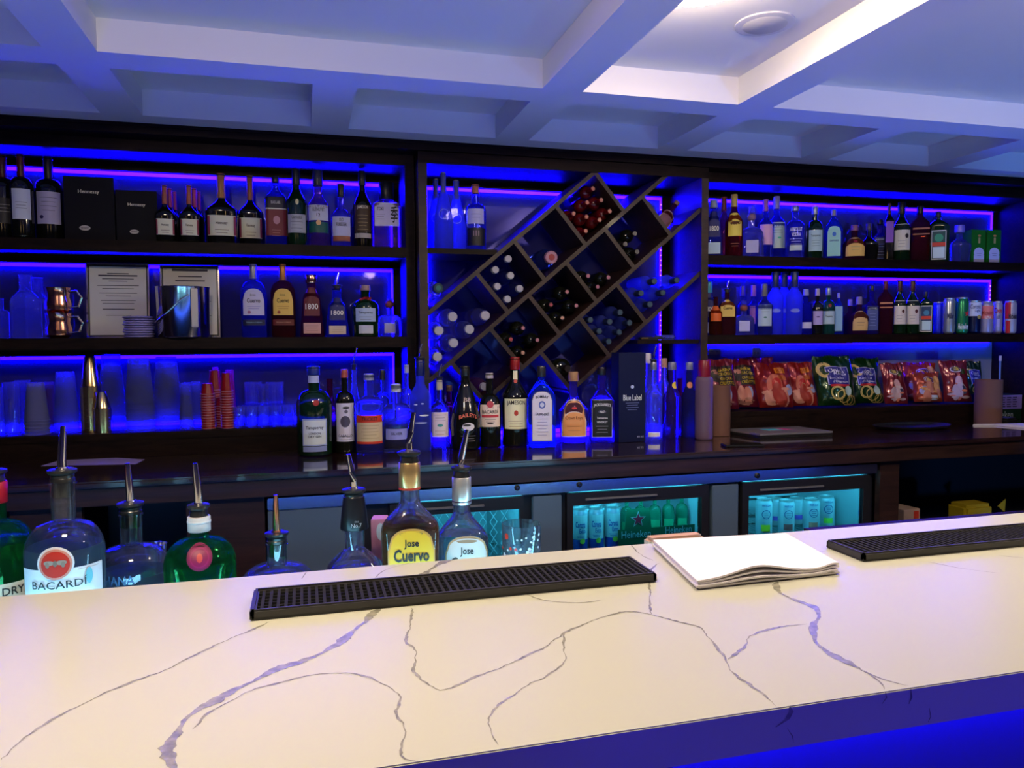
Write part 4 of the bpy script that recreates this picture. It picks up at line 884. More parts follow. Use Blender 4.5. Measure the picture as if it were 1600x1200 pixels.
def kraft(px, top, by, w, label):
    P = atZ(px, by, CT); R = w*m_per_px(P)/2; H = atY(px, top, P.y).z-CT
    t = thing('kraft_cylinder', label, 'container', (P.x, P.y+R, CT), 0, 'brown kraft paper cylinders')
    MB().lathe([(R*.985, 0), (R, .001), (R, H), (R-.003, H), (R-.003, .004), (.001, .004)], 40, cap=True).build('sleeve', gm('6c4a40', .85), t)
    return t, P, R, H
kraft(1131, 603, 682, 40, 'brown kraft paper cylinder beside the crimson-capped bottle')
# bottles standing farther back on the counter
def back(kind, px, top, w, Y, label, glass, cap=None, capf=.1, parts=(), name='liquor_bottle', **k):
    return bottle(name, kind, px, top, w, Y, CT, label, glass, cap, capf, parts, 'bottles standing behind the counter row', bot=700, **k)
back('jameson', 516, 590, 30, 3.235, 'red tinted bottle tucked between the gin and the wine', tint((.6, .06, .05)), None)
back('slope', 554, 574, 26, 3.26, 'clear bottle with pourer rising behind the wine bottle', GLASS, None, pour=1.1)
back('absolut', 598, 578, 26, 3.255, 'round dark-capped bottle with grey banknote label, behind', tint((.4, .5, .8)), BLACKP, .13, [('disc', 0, .5, .6, '6a7280', .6), ('disc', 0, .5, .3, '3c4450', 1.0)], caps=1.3)
back('bacardi', 636, 570, 24, 3.26, 'clear bottle with small white cap and round ink logo, behind', GLASS, gm('b8bcd8', .4), .1, [('ring', 0, .62, .4, '30304c'), ('text', 'GIN', 0, .5, .4, .05, 'b0b0d8')], caps=1.1)
back('jameson', 702, 602, 26, 3.30, 'ruby tinted bottle low behind the small tequila bottle', tint((.6, .05, .1)), gm('6a4a3a', .5), .1)
back('goose', 1012, 552, 22, 3.27, 'clear bottle standing behind the blue gift box', GLASS, gm('c8c4d4', .4), .12)
back('goose', 1037, 560, 22, 3.30, 'clear bottle with amber-white cap behind the gold-seal bottle', GLASS, gm('b88a70', .4), .12)
back('jameson', 1062, 590, 24, 3.30, 'ruby bottle half hidden between the two seal bottles', tint((.6, .04, .08)), None)

# ---- wine cabinet: small shelves
ZS = 1.9157
gz = 'frosted blue vodka bottles on the small corner shelf'
for k, (px, tp, Y) in enumerate(((681, 280, 3.40), (693, 270, 3.33), (713, 282, 3.37))):
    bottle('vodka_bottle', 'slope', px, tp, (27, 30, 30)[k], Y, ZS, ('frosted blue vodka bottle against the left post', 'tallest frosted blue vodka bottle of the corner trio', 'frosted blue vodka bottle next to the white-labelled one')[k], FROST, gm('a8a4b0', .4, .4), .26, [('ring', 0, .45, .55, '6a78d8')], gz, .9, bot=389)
bottle('whiskey_bottle', 'absolut', 743, 289, 33, 3.37, ZS, 'clear bottle with white band and black lower label on the corner shelf', BLUEL, gm('b06a50', .5), .13, [lbl('8c8cd0', .52, .22, .85), lbl('0a0a18', .22, .26, 1), ('lines', 0, .55, .5, 2, .05, '3a3a7a'), ('text', 'III', 0, .27, .3, .08, '5a4a5a')], None, 1.05, bot=389)
ZS2 = 1.5207
sc = thing('corkscrew', 'black and brass waiter corkscrew lying on the small right shelf', 'corkscrew', (0, 0, 0))
a = atY(1010, 528, 3.34); MB().rbox(a.x-.05, a.x+.07, 3.30, 3.325, ZS2, ZS2+.014, .004).build('handle', BLACKP, sc)
MB().tube([(a.x+.06+.006*k, 3.31+.004*math.sin(k*1.6), ZS2+.010+.004*math.cos(k*1.6)) for k in range(14)], .0016, 6).build('worm', CHROME, sc); MB().rbox(a.x-.045, a.x-.01, 3.295, 3.2995, ZS2+.004, ZS2+.011, .001).build('plate', BRASS, sc)
bo = thing('bottle_opener', 'flat steel bottle opener with blue grip on the small right shelf', 'opener', (0, 0, 0))
MB().rbox(1.60, 1.70, 3.31, 3.345, ZS2, ZS2+.022, .006).build('grip', gm((.03, .04, .5), .4), bo); MB().rbox(1.56, 1.60, 3.32, 3.336, ZS2+.006, ZS2+.010, .001).build('blade', CHROME, bo)

ULINES = ((1.713, 1.933, 2.181, 2.42), (1.382, 1.607, 1.833, 2.060, 2.298, 2.534), (1.714, 1.951, 2.185))
def pack(pts, R, Yc=3.262, bottoms=True):
    C = []
    for x, y in pts:
        c = atY(x, y, Yc); C.append([c.x*ca+c.z*sa, -c.x*sa+c.z*ca])
    mv = sum(c[1] for c in C)/len(C); mu = sum(c[0] for c in C)/len(C)
    vb = [v for v in VR if v < mv]; va = [v for v in VR if v > mv]; lo = max(vb) if vb else -9; hi = min(va) if va else 9
    ul = ULINES[VR.index(lo)-1] if lo in VR and VR.index(lo) > 0 else ()
    u0 = max([u for u in ul if u < mu], default=-9); u1 = min([u for u in ul if u > mu], default=9); g = R+TH+.0015
    for it in range(400):
        for i in range(len(C)):
            for j in range(i):
                dx, dz = C[i][0]-C[j][0], C[i][1]-C[j][1]; d = math.hypot(dx, dz) or 1e-6; k = 2*R+.0012-d
                if k > 0:
                    dx, dz = dx/d*k/2, dz/d*k/2; C[i][0] += dx; C[i][1] += dz; C[j][0] -= dx; C[j][1] -= dz
        for c in C:
            c[0] = min(max(c[0], u0+g), u1-g) if u0+g < u1-g else (u0+u1)/2; c[1] = min(max(c[1], lo+g), hi-g)
            x, z = uv2xz(*c)
            if x < CX0+R+.0015: x = CX0+R+.0015; c[0], c[1] = x*ca+z*sa, -x*sa+z*ca
            if x > CX1-R-.0015: x = CX1-R-.0015; c[0], c[1] = x*ca+z*sa, -x*sa+z*ca
    return [uv2xz(*c) for c in C]
# ---- wine rack contents: every bottle lies with its neck toward the room
def lying(px, py, R, L, label, kind, glass, cap, capf, group, Yc=3.262, seg=24, roll=0, name='wine_bottle', parts=(), cat='bottle', ks=None):
    if px > 400: (px, py), = pack([(px, py)], R, Yc)
    t = thing(name, label, cat, (px, Yc+L, py), 0, group, rot=(PI/2, roll, 0))
    pr = profile(kind, R, L); nr = KINDS[kind][2]*R
    MB().lathe(pr, seg).build('glass', glass, t)
    ks = ks or (1.0 if name == 'wine_bottle' else 1.4); z0 = L*(1-capf); MB().lathe([(nr*1.1, z0), (nr*1.16*ks, z0+.002), (nr*1.14*ks, L-.002), (nr*1.0*ks, L+.001)], 20).build('cap', cap[0], t)
    if len(cap) > 1: MB().lathe([(nr*.8, L+.0012), (nr*.8, L+.002)], 16).build('cap_top', cap[1], t)
    for q in parts: decal(t, surf(pr), R, L, q)
    return t
WCAP = gm('a4a2b4', .5); C_ = lambda x, y: (640+x*.3, 240+y*.3)
pn = ('topmost', 'upper right', 'left', 'right', 'lower middle', 'bottom')
for k, (x, y) in enumerate(pack([C_(*q) for q in ((225, 850), (400, 850), (153, 922), (318, 922), (238, 997), (155, 1070))], .0405)):
    lying(x, y, .0405, .262, 'big clear white-capped bottle in the lower left cell, %s' % ('top left', 'top right', 'left middle', 'right middle', 'lower centre', 'lowest')[k], 'bacardi', GLASS, (WCAP,), .1, 'big clear bottles in the lower left rack cell', name='liquor_bottle', seg=30)
for k, (x, y) in enumerate(pack([C_(*q) for q in ((515, 548), (448, 605), (527, 635), (458, 692), (578, 707), (514, 762))], .0315)):
    lying(x, y, .0315, .255, 'white-capped bottle in the cell left of centre, %s' % ('highest', 'upper left', 'upper right', 'lower left', 'lower right', 'lowest')[k], 'bacardi', BLUEL, (WCAP,), .1, 'white-capped bottles in the upper left rack cell', name='liquor_bottle')
lying(*C_(745, 547), .045, .245, 'single blue round bottle with red-copper cap, alone in its cell', 'goose', tint((.2, .35, .9)), (gm('a0708c', .4), gm('8a2030', .4)), .1, None, name='liquor_bottle', seg=30)
REDF = gm('6a0a10', .3); CUF = gm('b86a5a', .35)
for k, (x, y) in enumerate(pack([C_(*q) for q in ((865, 315), (932, 253), (1003, 213), (1037, 295), (987, 333), (921, 394), (1103, 240), (1157, 190))], .031)):
    lying(x, y, .031, .25, 'red wine bottle in the top rack cell, %s' % ('far left', 'upper left', 'upper middle', 'centre right', 'centre', 'lowest', 'right of centre', 'far upper right')[k], 'bordeaux', mat('ruby_bottle', (.10, .004, .006), .1, coat=.3), (REDF, CUF), .22, 'red wine bottles in the top rack cell')
DKF = mat('dark_foil', (.012, .008, .01), .3)
for cell, pts, nm in (('lower dark cell', ((591, 908), (527, 967), (670, 977), (594, 1042)), 'E'), ('central dark cell', ((820, 720), (736, 787), (872, 797), (800, 862)), 'F')):
    for k, (x, y) in enumerate(pack([C_(*q) for q in pts], .0325)):
        lying(x, y, .0325, .25, 'dark wine bottle with pinkish cap in the %s, %s' % (cell, ('top', 'left', 'right', 'bottom')[k]), 'bordeaux', DARKG, (DKF, gm(('b07080', 'a04048', 'b07080', 'b88a78')[k], .35)), .22, 'dark wine bottles in the %s' % cell)
for k, (x, y) in enumerate(pack([C_(*q) for q in ((938, 647), (1043, 655), (987, 705))], .0325)):
    lying(x, y, .0325, .25, 'dark wine bottle with mauve cap in the right middle cell, %s' % ('left', 'right', 'bottom')[k], 'bordeaux', DARKG, (DKF, gm('a05a7c', .35)), .22, 'dark wine bottles in the right middle cell')
for k, (x, y) in enumerate(pack([C_(*q) for q in ((1187, 517), (1130, 470), (1170, 420))], .033)):
    lying(x, y, .033, .25, ('black bottle with thin blue-ringed end, lowest of its upper cell', 'black bottle left in the upper right cell', 'black bottle highest in the upper right cell')[k], 'bordeaux', DARKG, (DKF, gm('10103c', .3)), .2, 'black bottles in the upper right cell')
for k, (x, y) in enumerate(pack([C_(*q) for q in ((1100, 850), (955, 890), (1048, 893), (1150, 897), (995, 945), (1097, 945), (1047, 992))], .0325)):
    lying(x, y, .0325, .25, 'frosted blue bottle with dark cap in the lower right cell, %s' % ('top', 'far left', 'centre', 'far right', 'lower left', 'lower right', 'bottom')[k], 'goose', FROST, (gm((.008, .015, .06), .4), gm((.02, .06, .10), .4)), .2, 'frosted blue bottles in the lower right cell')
for k, (x, y) in enumerate(pack([C_(*q) for q in ((1280, 672), (1408, 682), (1212, 735), (1335, 745), (1268, 807))], .033)):
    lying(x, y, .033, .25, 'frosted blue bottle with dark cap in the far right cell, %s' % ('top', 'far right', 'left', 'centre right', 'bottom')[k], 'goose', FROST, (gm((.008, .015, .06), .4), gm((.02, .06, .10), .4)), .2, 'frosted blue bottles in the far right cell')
lying(755, 606, .034, .25, 'pink backlit bottle with white cap low in the rack', 'bacardi', tint((.8, .35, .75)), (WCAP,), .1, None, name='liquor_bottle', Yc=3.255)
lying(885, 578, .046, .25, 'fat black bottle lying above the crown-labelled whisky', 'bordeaux', DARKG, (DKF,), .2, None)
lying(685, 450, .034, .235, 'clear hexagonal-capped bottle in the left corner under the small shelf', 'square', GLASS, (gm((.006, .03, .05), .35), gm('1a6a6a', .4)), .16, None, name='liquor_bottle', roll=.4)
c = atY(1044, 334, 3.30)
t = thing('whisky_bottle', 'whisky bottle leaning in the top right corner cell, showing its arched label', 'bottle', (c.x-.030, 3.36, c.z-.062), 0, None, rot=(0, math.radians(40), 0))
pr = profile('crown', .042, .17); MB().lathe(pr, 36).build('glass', tint((.25, .03, .03)), t); MB().lathe([(.013, .15), (.013, .17)], 16).build('cap', gm('8a6a50', .5), t)
for q in (('arch', 0, .1, .62, .84, 'b8b0b0', .6), ('arch', 0, .12, .60, .74, '5a3a48', .6, .0009)): decal(t, surf(pr), .042, .17, q)

# ---- right cabinet, top shelf
GR = 'spirits on the right cabinet top shelf'
def rb(name, kind, px, top, w, label, glass, cap=None, capf=.14, parts=(), Y=3.37, z=None, by=403, **k):
    return bottle(name, kind, px, top, w, Y, S1 if z is None else z, label, glass, cap, capf, parts, k.pop('group', GR), bot=by, seg=24, **k)
def1800 = lambda c, f: [('arch', 0, .34, .8, .62, c, .2), ('text', '1800', 0, .49, .5, .09, 'c0c0d8'), ('rect', 0, .14, .66, .2, f)]
rb('tequila_bottle', 'f1800', 1115, 313, 28, 'clear flared tequila bottle with dark label, first on the right top shelf', BLUEL, gm('8a9ab8', .4), .14, def1800('0a1050', '8aa0c0'))
rb('liquor_bottle', 'jameson', 1131, 308, 22, 'rose-red backlit bottle behind the first two', tint((.8, .2, .3)), gm('7a2a2a', .4), .22, Y=3.44)
rb('tequila_bottle', 'jameson', 1147, 304, 27, 'deep red bottle with yellow arched label and gold neck', tint((.45, .04, .04)), gm('b09a50', .4), .2, [('arch', 0, .32, .7, .85, 'c0a848', .4), ('text', 'Cuervo', 0, .54, .6, .07, '201410'), ('lines', 0, .2, .5, 2, .04, '8a6a50')])
rb('tequila_bottle', 'patron', 1174, 321, 37, 'squat clear tequila bottle with round cork and violet ribbon neck', GLASS, gm('8a6a8a', .6), .28, [('rect', 0, .2, .5, .24, '8a8ad0')], capx='ball')
rb('tequila_bottle', 'casa', 1196, 312, 24, 'pink-necked clear bottle behind the green-logo one', BLUEL, gm('a05ab8', .4), .2, [lbl('b08ad0', .4, .34, .9)], Y=3.42)
rb('tequila_bottle', 'casa', 1213, 307, 30, 'clear bottle with square pale label and small green logo', BLUEL, gm('8a88c0', .4), .2, [('rect', 0, .38, .95, .4, '9ab0c8'), ('disc', .2, .34, .2, '3a9a90', .5), ('lines', 0, .5, .6, 3, .04, '4a6a7a')])
rb('vodka_bottle', 'absolut', 1242, 322, 28, 'clear round vodka bottle with large letters printed on the glass', tint((.35, .4, 1)), gm('8a92c8', .35, .5), .1, [('text', 'ABSOLUT', 0, .54, .7, .07, 'c0c4f8'), ('text', 'VODKA', 0, .44, .5, .07, 'c0c4f8'), ('lines', 0, .36, .7, 4, .05, 'b0b8f0'), ('rect', 0, .19, .7, .1, '9aa8d8')])
rb('gin_bottle', 'tanq', 1273, 323, 25, 'dark green gin bottle with tall pale label on the right top shelf', GREEND, gm('9aa8c8', .35, .5), .15, [lbl('8ca8d0', .34, .4, .9), ('text', 'Tanqueray', 0, .43, .6, .05, '1a3048'), ('lines', 0, .34, .5, 3, .05, '2a4a60')])
rb('gin_bottle', 'bombay', 1302, 328, 26, 'square bright blue gin bottle on the right top shelf', BOMB, gm('8a8aa0', .35), .12, [('arch', 0, .06, .66, .74, '7ab0f0', .2), ('disc', 0, .5, .22, '2a60c0', 1.2), ('text', 'SAPPHIRE', 0, .37, .5, .035, '103080')])
rb('whisky_bottle', 'crown', 1335, 352, 34, 'squat amber whisky bottle with arched yellow label on the right top shelf', tint((.2, .03, .03)), gm('8a5a7a', .5), .16, [('arch', 0, .1, .64, .8, 'b89a5c', .55), ('disc', 0, .52, .17, '7a1c2c', .6), ('lines', 0, .36, .4, 2, .08, '6a7a68')])
rb('whisky_bottle', 'crown', 1357, 350, 30, 'dark squat bottle between the amber whisky and the black-labelled bourbon', DARKG, gm((.05, .04, .1), .3), .16, Y=3.43)
rb('whiskey_bottle', 'jd', 1375, 344, 25, 'square black-labelled bourbon bottle on the right top shelf', tint((.1, .06, .25)), BLACKP, .1, [('rect', 0, .33, .86, .5, '3a4a80', .0004), ('rect', 0, .33, .78, .46, '0a1030', .001), ('text', "JACK DANIEL'S", 0, .52, .75, .05, 'a8b4e0', .01), ('lines', 0, .42, .5, 5, .06, '8090c8')])
rb('liquor_bottle', 'jw', 1389, 318, 14, 'slim dark bottle with violet label strip beside the bourbon', DARKG, gm('5a2a1c', .4), .2, [lbl('6a40a0', .5, .36, .8)], Y=3.40)
rb('whiskey_bottle', 'jameson', 1408, 316, 28, 'dark whiskey bottle with white label, tallest on the right top shelf', GREEND, BLACKP, .2, [('rect', 0, .40, .92, .44, 'b8bcd8'), ('text', 'JAMESON', 0, .56, .75, .07, '141a20', .01), ('disc', .45, .42, .2, '1a1420', 1.3), ('lines', -.1, .34, .4, 3, .05, '5a6080')])
rb('whisky_bottle', 'jw', 1437, 322, 26, 'square reddish-brown whisky bottle with slanting label bands', tint((.35, .06, .03)), BLACKP, .14, [('rect', 0, .58, .9, .03, '8a5a48'), ('rect', 0, .48, .9, .02, '8a5a48')])
rb('liqueur_bottle', 'jager', 1465, 331, 31, 'flat dark herbal liqueur bottle with orange-white label', GREEND, BLACKP, .12, [('rect', 0, .33, .66, .58, 'c8c4c0', .0004), ('rect', 0, .33, .6, .54, '0c3c38', .0008), ('disc', 0, .47, .4, '1a7a5c', 1.0), ('rect', 0, .34, .6, .08, 'b03020', .0014), ('rect', 0, .18, .54, .22, 'a8b8c8', .0014)])
rb('tequila_bottle', 'crown', 1499, 352, 33, 'glittering faceted crystal tequila bottle near the right end', CRYS, gm('8a7ad0', .35, .3), .2, capx='wide')
for a, b, nm in ((1518, 1540, 'left'), (1542, 1564, 'right')):
    carton('tequila_box', a, b, 359, 3.35, S1, 'green box with a printed squat bottle, %s one of the pair' % nm, '1c6a20', .08, [('disc', .05, .30, .72, '9a9ac4', .85), ('rect', .05, .12, .72, .22, '9a9ac4', .0009), ('rect', .05, .68, .14, .18, '8a7a50', .0009), ('disc', .05, .82, .22, 'a06a3c', .5), ('lines', .05, .28, .35, 2, .06, '30305a')], 'green tequila boxes')
# ---- right cabinet, middle shelf
GM_ = 'spirits on the right cabinet middle shelf'
def rm(name, kind, px, top, w, label, glass, cap=None, capf=.14, parts=(), Y=3.37, **k):
    return rb(name, kind, px, top, w, label, glass, cap, capf, parts, Y, S2, 523, group=k.pop('group', GM_), **k)
rm('tequila_bottle', 'f1800', 1107, 441, 26, 'clear flared bottle against the post on the right middle shelf', BLUEL, gm('3aa0c8', .4), .2, def1800('0a1050', '7a8ac8'), Y=3.42)
rm('whiskey_bottle', 'jameson', 1118, 463, 20, 'small amber bottle with orange label on the right middle shelf', AMB2, None, 0, [lbl('a84a1c', .55, .4, .9)])
rm('tequila_bottle', 'cuervo', 1136, 456, 27, 'amber arched-label tequila bottle with pourer on the right middle shelf', AMB2, None, 0, [('arch', 0, .42, .82, .8, 'a8904c', .4), ('text', 'Cuervo', 0, .62, .5, .07, '2a1c10')], pour=.7)
rm('tequila_bottle', 'patron', 1162, 469, 32, 'squat clear tequila bottle with round cork on the right middle shelf', GLASS, gm('8a4a3c', .6), .3, [('rect', 0, .25, .5, .3, '8a8ad8')], capx='ball', Y=3.36)
rm('tequila_bottle', 'casa', 1160, 447, 22, 'violet-capped clear bottle behind the squat corked one', BLUEL, gm('3a28c0', .4), .2, Y=3.45)
rm('tequila_bottle', 'casa', 1177, 446, 22, 'pink-capped clear bottle with violet label on the right middle shelf', BLUEL, gm('a060b8', .4), .22, [lbl('8a58c8', .4, .36, .9)], Y=3.42)
rm('tequila_bottle', 'casa', 1194, 444, 26, 'clear bottle with square grey-blue label and grey cap on the middle shelf', tint((.25, .3, .8)), gm('6a6a70', .4), .24, [('rect', 0, .38, .9, .42, '8a9cb4'), ('disc', 0, .34, .2, '2a5a60', .5), ('lines', 0, .5, .6, 2, .05, '3a4a5a')])
for k, px in enumerate((1211, 1225, 1241)):
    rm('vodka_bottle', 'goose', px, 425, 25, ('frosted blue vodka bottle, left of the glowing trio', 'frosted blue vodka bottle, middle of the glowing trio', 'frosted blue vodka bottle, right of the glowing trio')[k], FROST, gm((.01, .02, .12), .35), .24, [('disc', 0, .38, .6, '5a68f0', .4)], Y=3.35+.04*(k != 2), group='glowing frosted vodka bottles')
rm('liquor_bottle', 'absolut', 1259, 452, 20, 'dark-blue small bottle with low white label strip', tint((.1, .12, .7)), gm('8a90d0', .4), .14, [('rect', 0, .2, .9, .14, '9a9ad8')])
rm('rum_bottle', 'bacardi', 1277, 451, 18, 'small dark bottle with pale label next to the green gin', DARKG, gm('a8a0c0', .4), .16, [lbl('8a80c8', .36, .3, .9), ('disc', 0, .38, .3, '3a2a70', .4)])
rm('gin_bottle', 'tanq', 1294, 450, 21, 'green gin bottle with pale label on the right middle shelf', mat('teal_glass', (.01, .08, .09), .08, trans=.5), gm('8a9ab0', .35, .5), .16, [lbl('8aa0c0', .36, .28, .9), ('disc', .1, .62, .24, '6a0a1c'), ('text', 'Tanqueray', 0, .38, .5, .05, '1a3048')])
rm('gin_bottle', 'bombay', 1310, 458, 15, 'slim pale blue bottle leaning beside the green gin', BOMB, gm('9a9ac8', .35), .12, [('rect', 0, .38, .7, .6, '6a90e8')])
rm('whisky_bottle', 'crown', 1342, 464, 28, 'squat amber bottle with arched label on the right middle shelf', tint((.12, .02, .04)), gm('8a80b0', .5), .2, [('arch', .1, .1, .62, .8, 'a88a60', .6), ('lines', .1, .32, .4, 2, .08, '4a3a48')])
rm('whisky_bottle', 'crown', 1328, 468, 22, 'dark backlit squat bottle behind the arched-label one', tint((.25, .04, .1)), gm('8a80d8', .5), .18, Y=3.44)
rm('whiskey_bottle', 'jd', 1362, 447, 19, 'square bourbon bottle with blue-black label on the middle shelf', tint((.1, .06, .25)), BLACKP, .1, [('rect', 0, .33, .82, .5, '2a3a78', .0004), ('text', "JACK DANIEL'S", 0, .52, .7, .05, 'a0acd8', .01), ('lines', 0, .42, .5, 5, .06, '7080c0')])
rm('whisky_bottle', 'jw', 1383, 439, 20, 'square red whisky bottle on the right middle shelf', tint((.4, .06, .03)), gm('6a0a10', .4), .16, [('rect', 0, .58, .9, .03, '9a6a50'), ('rect', 0, .50, .9, .02, '9a6a50')])
jm = [('rect', 0, .40, .92, .44, 'b8b4dc'), ('text', 'JAMESON', 0, .56, .75, .07, '141a20', .01), ('disc', .4, .42, .2, '3a1420', 1.3), ('lines', -.1, .34, .4, 3, .05, '5a6080')]
rm('whiskey_bottle', 'jameson', 1405, 438, 21, 'dark whiskey bottle with lilac-white label, left of the two', GREEND, gm('4a1c10', .4), .2, jm); rm('whiskey_bottle', 'jameson', 1425, 438, 23, 'dark whiskey bottle with white label, right of the two by the herbal liqueur', GREEND, gm('4a1c10', .4), .2, jm)
rm('liqueur_bottle', 'jager', 1446, 456, 20, 'flat dark herbal liqueur bottle on the right middle shelf', GREEND, BLACKP, .12, [('rect', 0, .36, .8, .62, 'c0bcc8', .0004), ('rect', 0, .36, .72, .58, '0c2c50', .0008), ('disc', 0, .5, .4, '2a6a8c', 1.0), ('rect', 0, .38, .72, .08, 'b03020', .0014), ('rect', 0, .2, .6, .22, '9ab0e0', .0014)])
gcn = 'tall drink cans at the right end of the middle shelf'
can(1465, 472, 518, 16, 3.40, S2, 'plain blue tall can between liqueur and silver can', mat('blue_can', (.02, .04, .9), .3, .4), (), gcn)
can(1482, 466, 518, 17, 3.34, S2, 'silver light-beer can with dark script, first of the can row', gm((.5, .55, .6), .25, .7), [('text', 'Miller', .1, .5, .6, .16, '141c3c', 0, .03)], gcn)
can(1502, 465, 518, 19, 3.34, S2, 'green lager can with red star and white letters', mat('green_can', (.02, .25, .10), .25, .5), [('star', .6, .55, .4, 'a01828'), ('text', 'Heineken', .1, .2, .8, .16, 'c8d0c8')], gcn)
can(1521, 470, 518, 20, 3.34, S2, 'white and navy lager can with gold lime emblem', gm('0c1640', .3, .3), [('rect', 0, .74, 1.35, .42, 'a4a8c8', .0004), ('text', 'Corona', 0, .82, .7, .14, '101c50'), ('text', 'Light', .3, .68, .4, .1, '101c50'), ('disc', .55, .5, .32, '8a7a3c')], gcn)
can(1540, 471, 518, 20, 3.34, S2, 'pale can with salmon-pink upper half', gm('a09ab8', .35, .3), [('rect', 0, .66, 1.35, .4, 'b8605c', .0004), ('text', 'Michelob', 0, .64, .75, .12, '8a2a2a'), ('text', 'ULTRA', 0, .5, .4, .08, 'c8c0d0')], gcn)
can(1557, 471, 518, 15, 3.37, S2, 'white can with red script and dark upright letters', gm('a8a4bc', .35, .3), [('text', 'Coors', 0, .72, .7, .16, 'a01c2c', 0, .03), ('text', 'LIGHT', 0, .5, .3, .1, '1a1a40'), ('rect', 0, .35, .3, .3, '8a84a8', .0004)], gcn)
can(1578, 470, 518, 17, 3.33, S2, 'red and white can with dark script, last of the row', gm('b4b0c4', .35, .3), [('rect', -.7, .7, .5, .5, 'a01818', .0004), ('rect', -.6, .2, .35, .38, 'a01818', .0004), ('text', 'Michelob', .2, .52, .7, .16, '12122a', 0, .03)], gcn)
# ---- right cabinet, bottom: outlets, chip bags, box, napkins, tablet
for x0, x1, y0, y1, lb in ((1107, 1126, 545, 554, 'cream double outlet plate on the blue wall above the snack bags'), (1175, 1188, 543, 561, 'grey upright switch plate on the blue wall above the snack bags'), (1107, 1116, 563, 571, 'small cream outlet just above the leftmost snack bag')):
    a, b = atY(x0, y1, YB-.004), atY(x1, y0, YB-.004)
    t = thing('outlet_plate', lb, 'outlet', (a.x, YB-.0007, a.z)); w, h = b.x-a.x, b.z-a.z
    MB().rbox(0, w, -.006, 0, 0, h, .0015).build('plate', gm('b8a898', .5), t)
    m = MB()
    for k in range(2 if w > .03 else 1):
        for dx in (0, .006): m.box(w*(.3+.4*k)+dx-.004, w*(.3+.4*k)+dx-.0025, -.0066, -.006, h*.4, h*.62)
    m.build('slots', INK, t, smooth=False)
GAIN = 1.25
def bag(px, top, bot, wpx, Y, label, col, deco, lean=7, rz=None, zb=None, seed=1, rough=.28):
    rnd = random.Random(seed); zb = S3 if zb is None else zb
    P = atY(px, (top+bot)/2, Y); H = (atY(px, top, Y).z-zb)/math.cos(math.radians(lean)); Wd = wpx*m_per_px(P)
    rz = -math.atan2(P.x, Y)*.35 if rz is None else rz
    t = thing('snack_bag', label, 'snack bag', (P.x, Y, zb+.0045), 0, 'crisp bags on the right lower shelf', rot=(-math.radians(lean), 0, rz))
    ph = [rnd.uniform(0, 6.28) for _ in range(8)]
    def dep(u, v):      # u -1..1, v 0..1
        v = min(1, max(0, v)); e = max(0, 1-abs(u)**2.4)**.55; f = min(1, v/.16)**.6 if v < .16 else 1; g = min(1, max(0, (1-v))/.34)**.8
        wr = .0045*math.sin(9*u+ph[0]+4*v)*math.sin(14*v+ph[1])+.004*math.sin(17*u+ph[2])*max(0, v-.7)*3+.003*math.sin(23*u*v+ph[3])
        return max(.0004, (.030*e*f*g+wr*.8*e*min(1, v*8)))*Wd/.13
    def wd(v): return Wd/2*(1+.05*math.sin(v*7+ph[4])-.05*(1-abs(2*v-1)))
    def mp(u, v, e):
        v = max(v, .005); uu = u/(Wd/2); vv = v/H; return (uu*wd(vv)-.11*vv*H+.03*H, -dep(uu, vv)-e, v+.003*math.sin(6*uu+ph[5])*vv)
    m = MB(); nu, nv = 26, 26
    for sgn in (1, -1):
        vs = []; 
        for j in range(nv+1):
            for i in range(nu+1):
                u = -1+2*i/nu; v = j/nv; p = mp(u*Wd/2, v*H, 0)
                y = p[1] if sgn == 1 else -p[1]*.3
                if v > .95: y += .0016*(1 if i % 2 else -1)
                vs.append((p[0], y+(.0003 if sgn < 0 else 0), p[2]+(.0015*(1 if i % 2 else -1) if j == nv else 0)))
        fs = [(j*(nu+1)+i, j*(nu+1)+i+1, (j+1)*(nu+1)+i+1, (j+1)*(nu+1)+i) for j in range(nv) for i in range(nu)]
        if sgn < 0: fs = [f[::-1] for f in fs]
        m.add(vs, fs)
    m.build('bag', mat('foil_%s' % str(col), col, rough, .35, coat=.6, bump=(45, .35, .004)), t)
    for q in deco: decal(t, mp, Wd/2, H, q)
    return t
onion = [('disc', -.55, .72, .36, 'b8a060', 1.1), ('disc', -.55, .72, .22, '0c3010', 1.1), ('rect', .05, .60, .56, .36, 'a8a8d8', .0009), ('rect', .05, .60, .52, .34, '16187a', .0014), ('text', 'Onion', -.02, .70, .38, .085, 'c4c4e8'), ('text', 'Rings', .14, .63, .3, .06, 'b0b0dc'), ('text', 'Rondelles', -.05, .555, .36, .045, 'b0b0dc'), ('text', "d'Oignon", .1, .48, .4, .06, 'b8b8e0'), ('rect', .08, .41, .5, .045, 'a01c28', .0014),
         ('ring', -.1, .26, .36, 'b8a868'), ('ring', -.1, .26, .30, 'b8a868'), ('ring', .2, .2, .34, 'b0a060'), ('ring', .38, .14, .3, 'a89050'), ('disc', .5, .3, .2, 'a0b8b8', 1.3), ('ring', .6, .12, .26, 'a08848')]
def sticks(c1, c2, n, sd, v0=.05, v1=.42):
    r = random.Random(sd); return [('disc', r.uniform(-.6, .6), r.uniform(v0, v1), r.uniform(.14, .3), (c1, c2)[i % 2], r.choice((.3, .4, 2.2))) for i in range(n)]
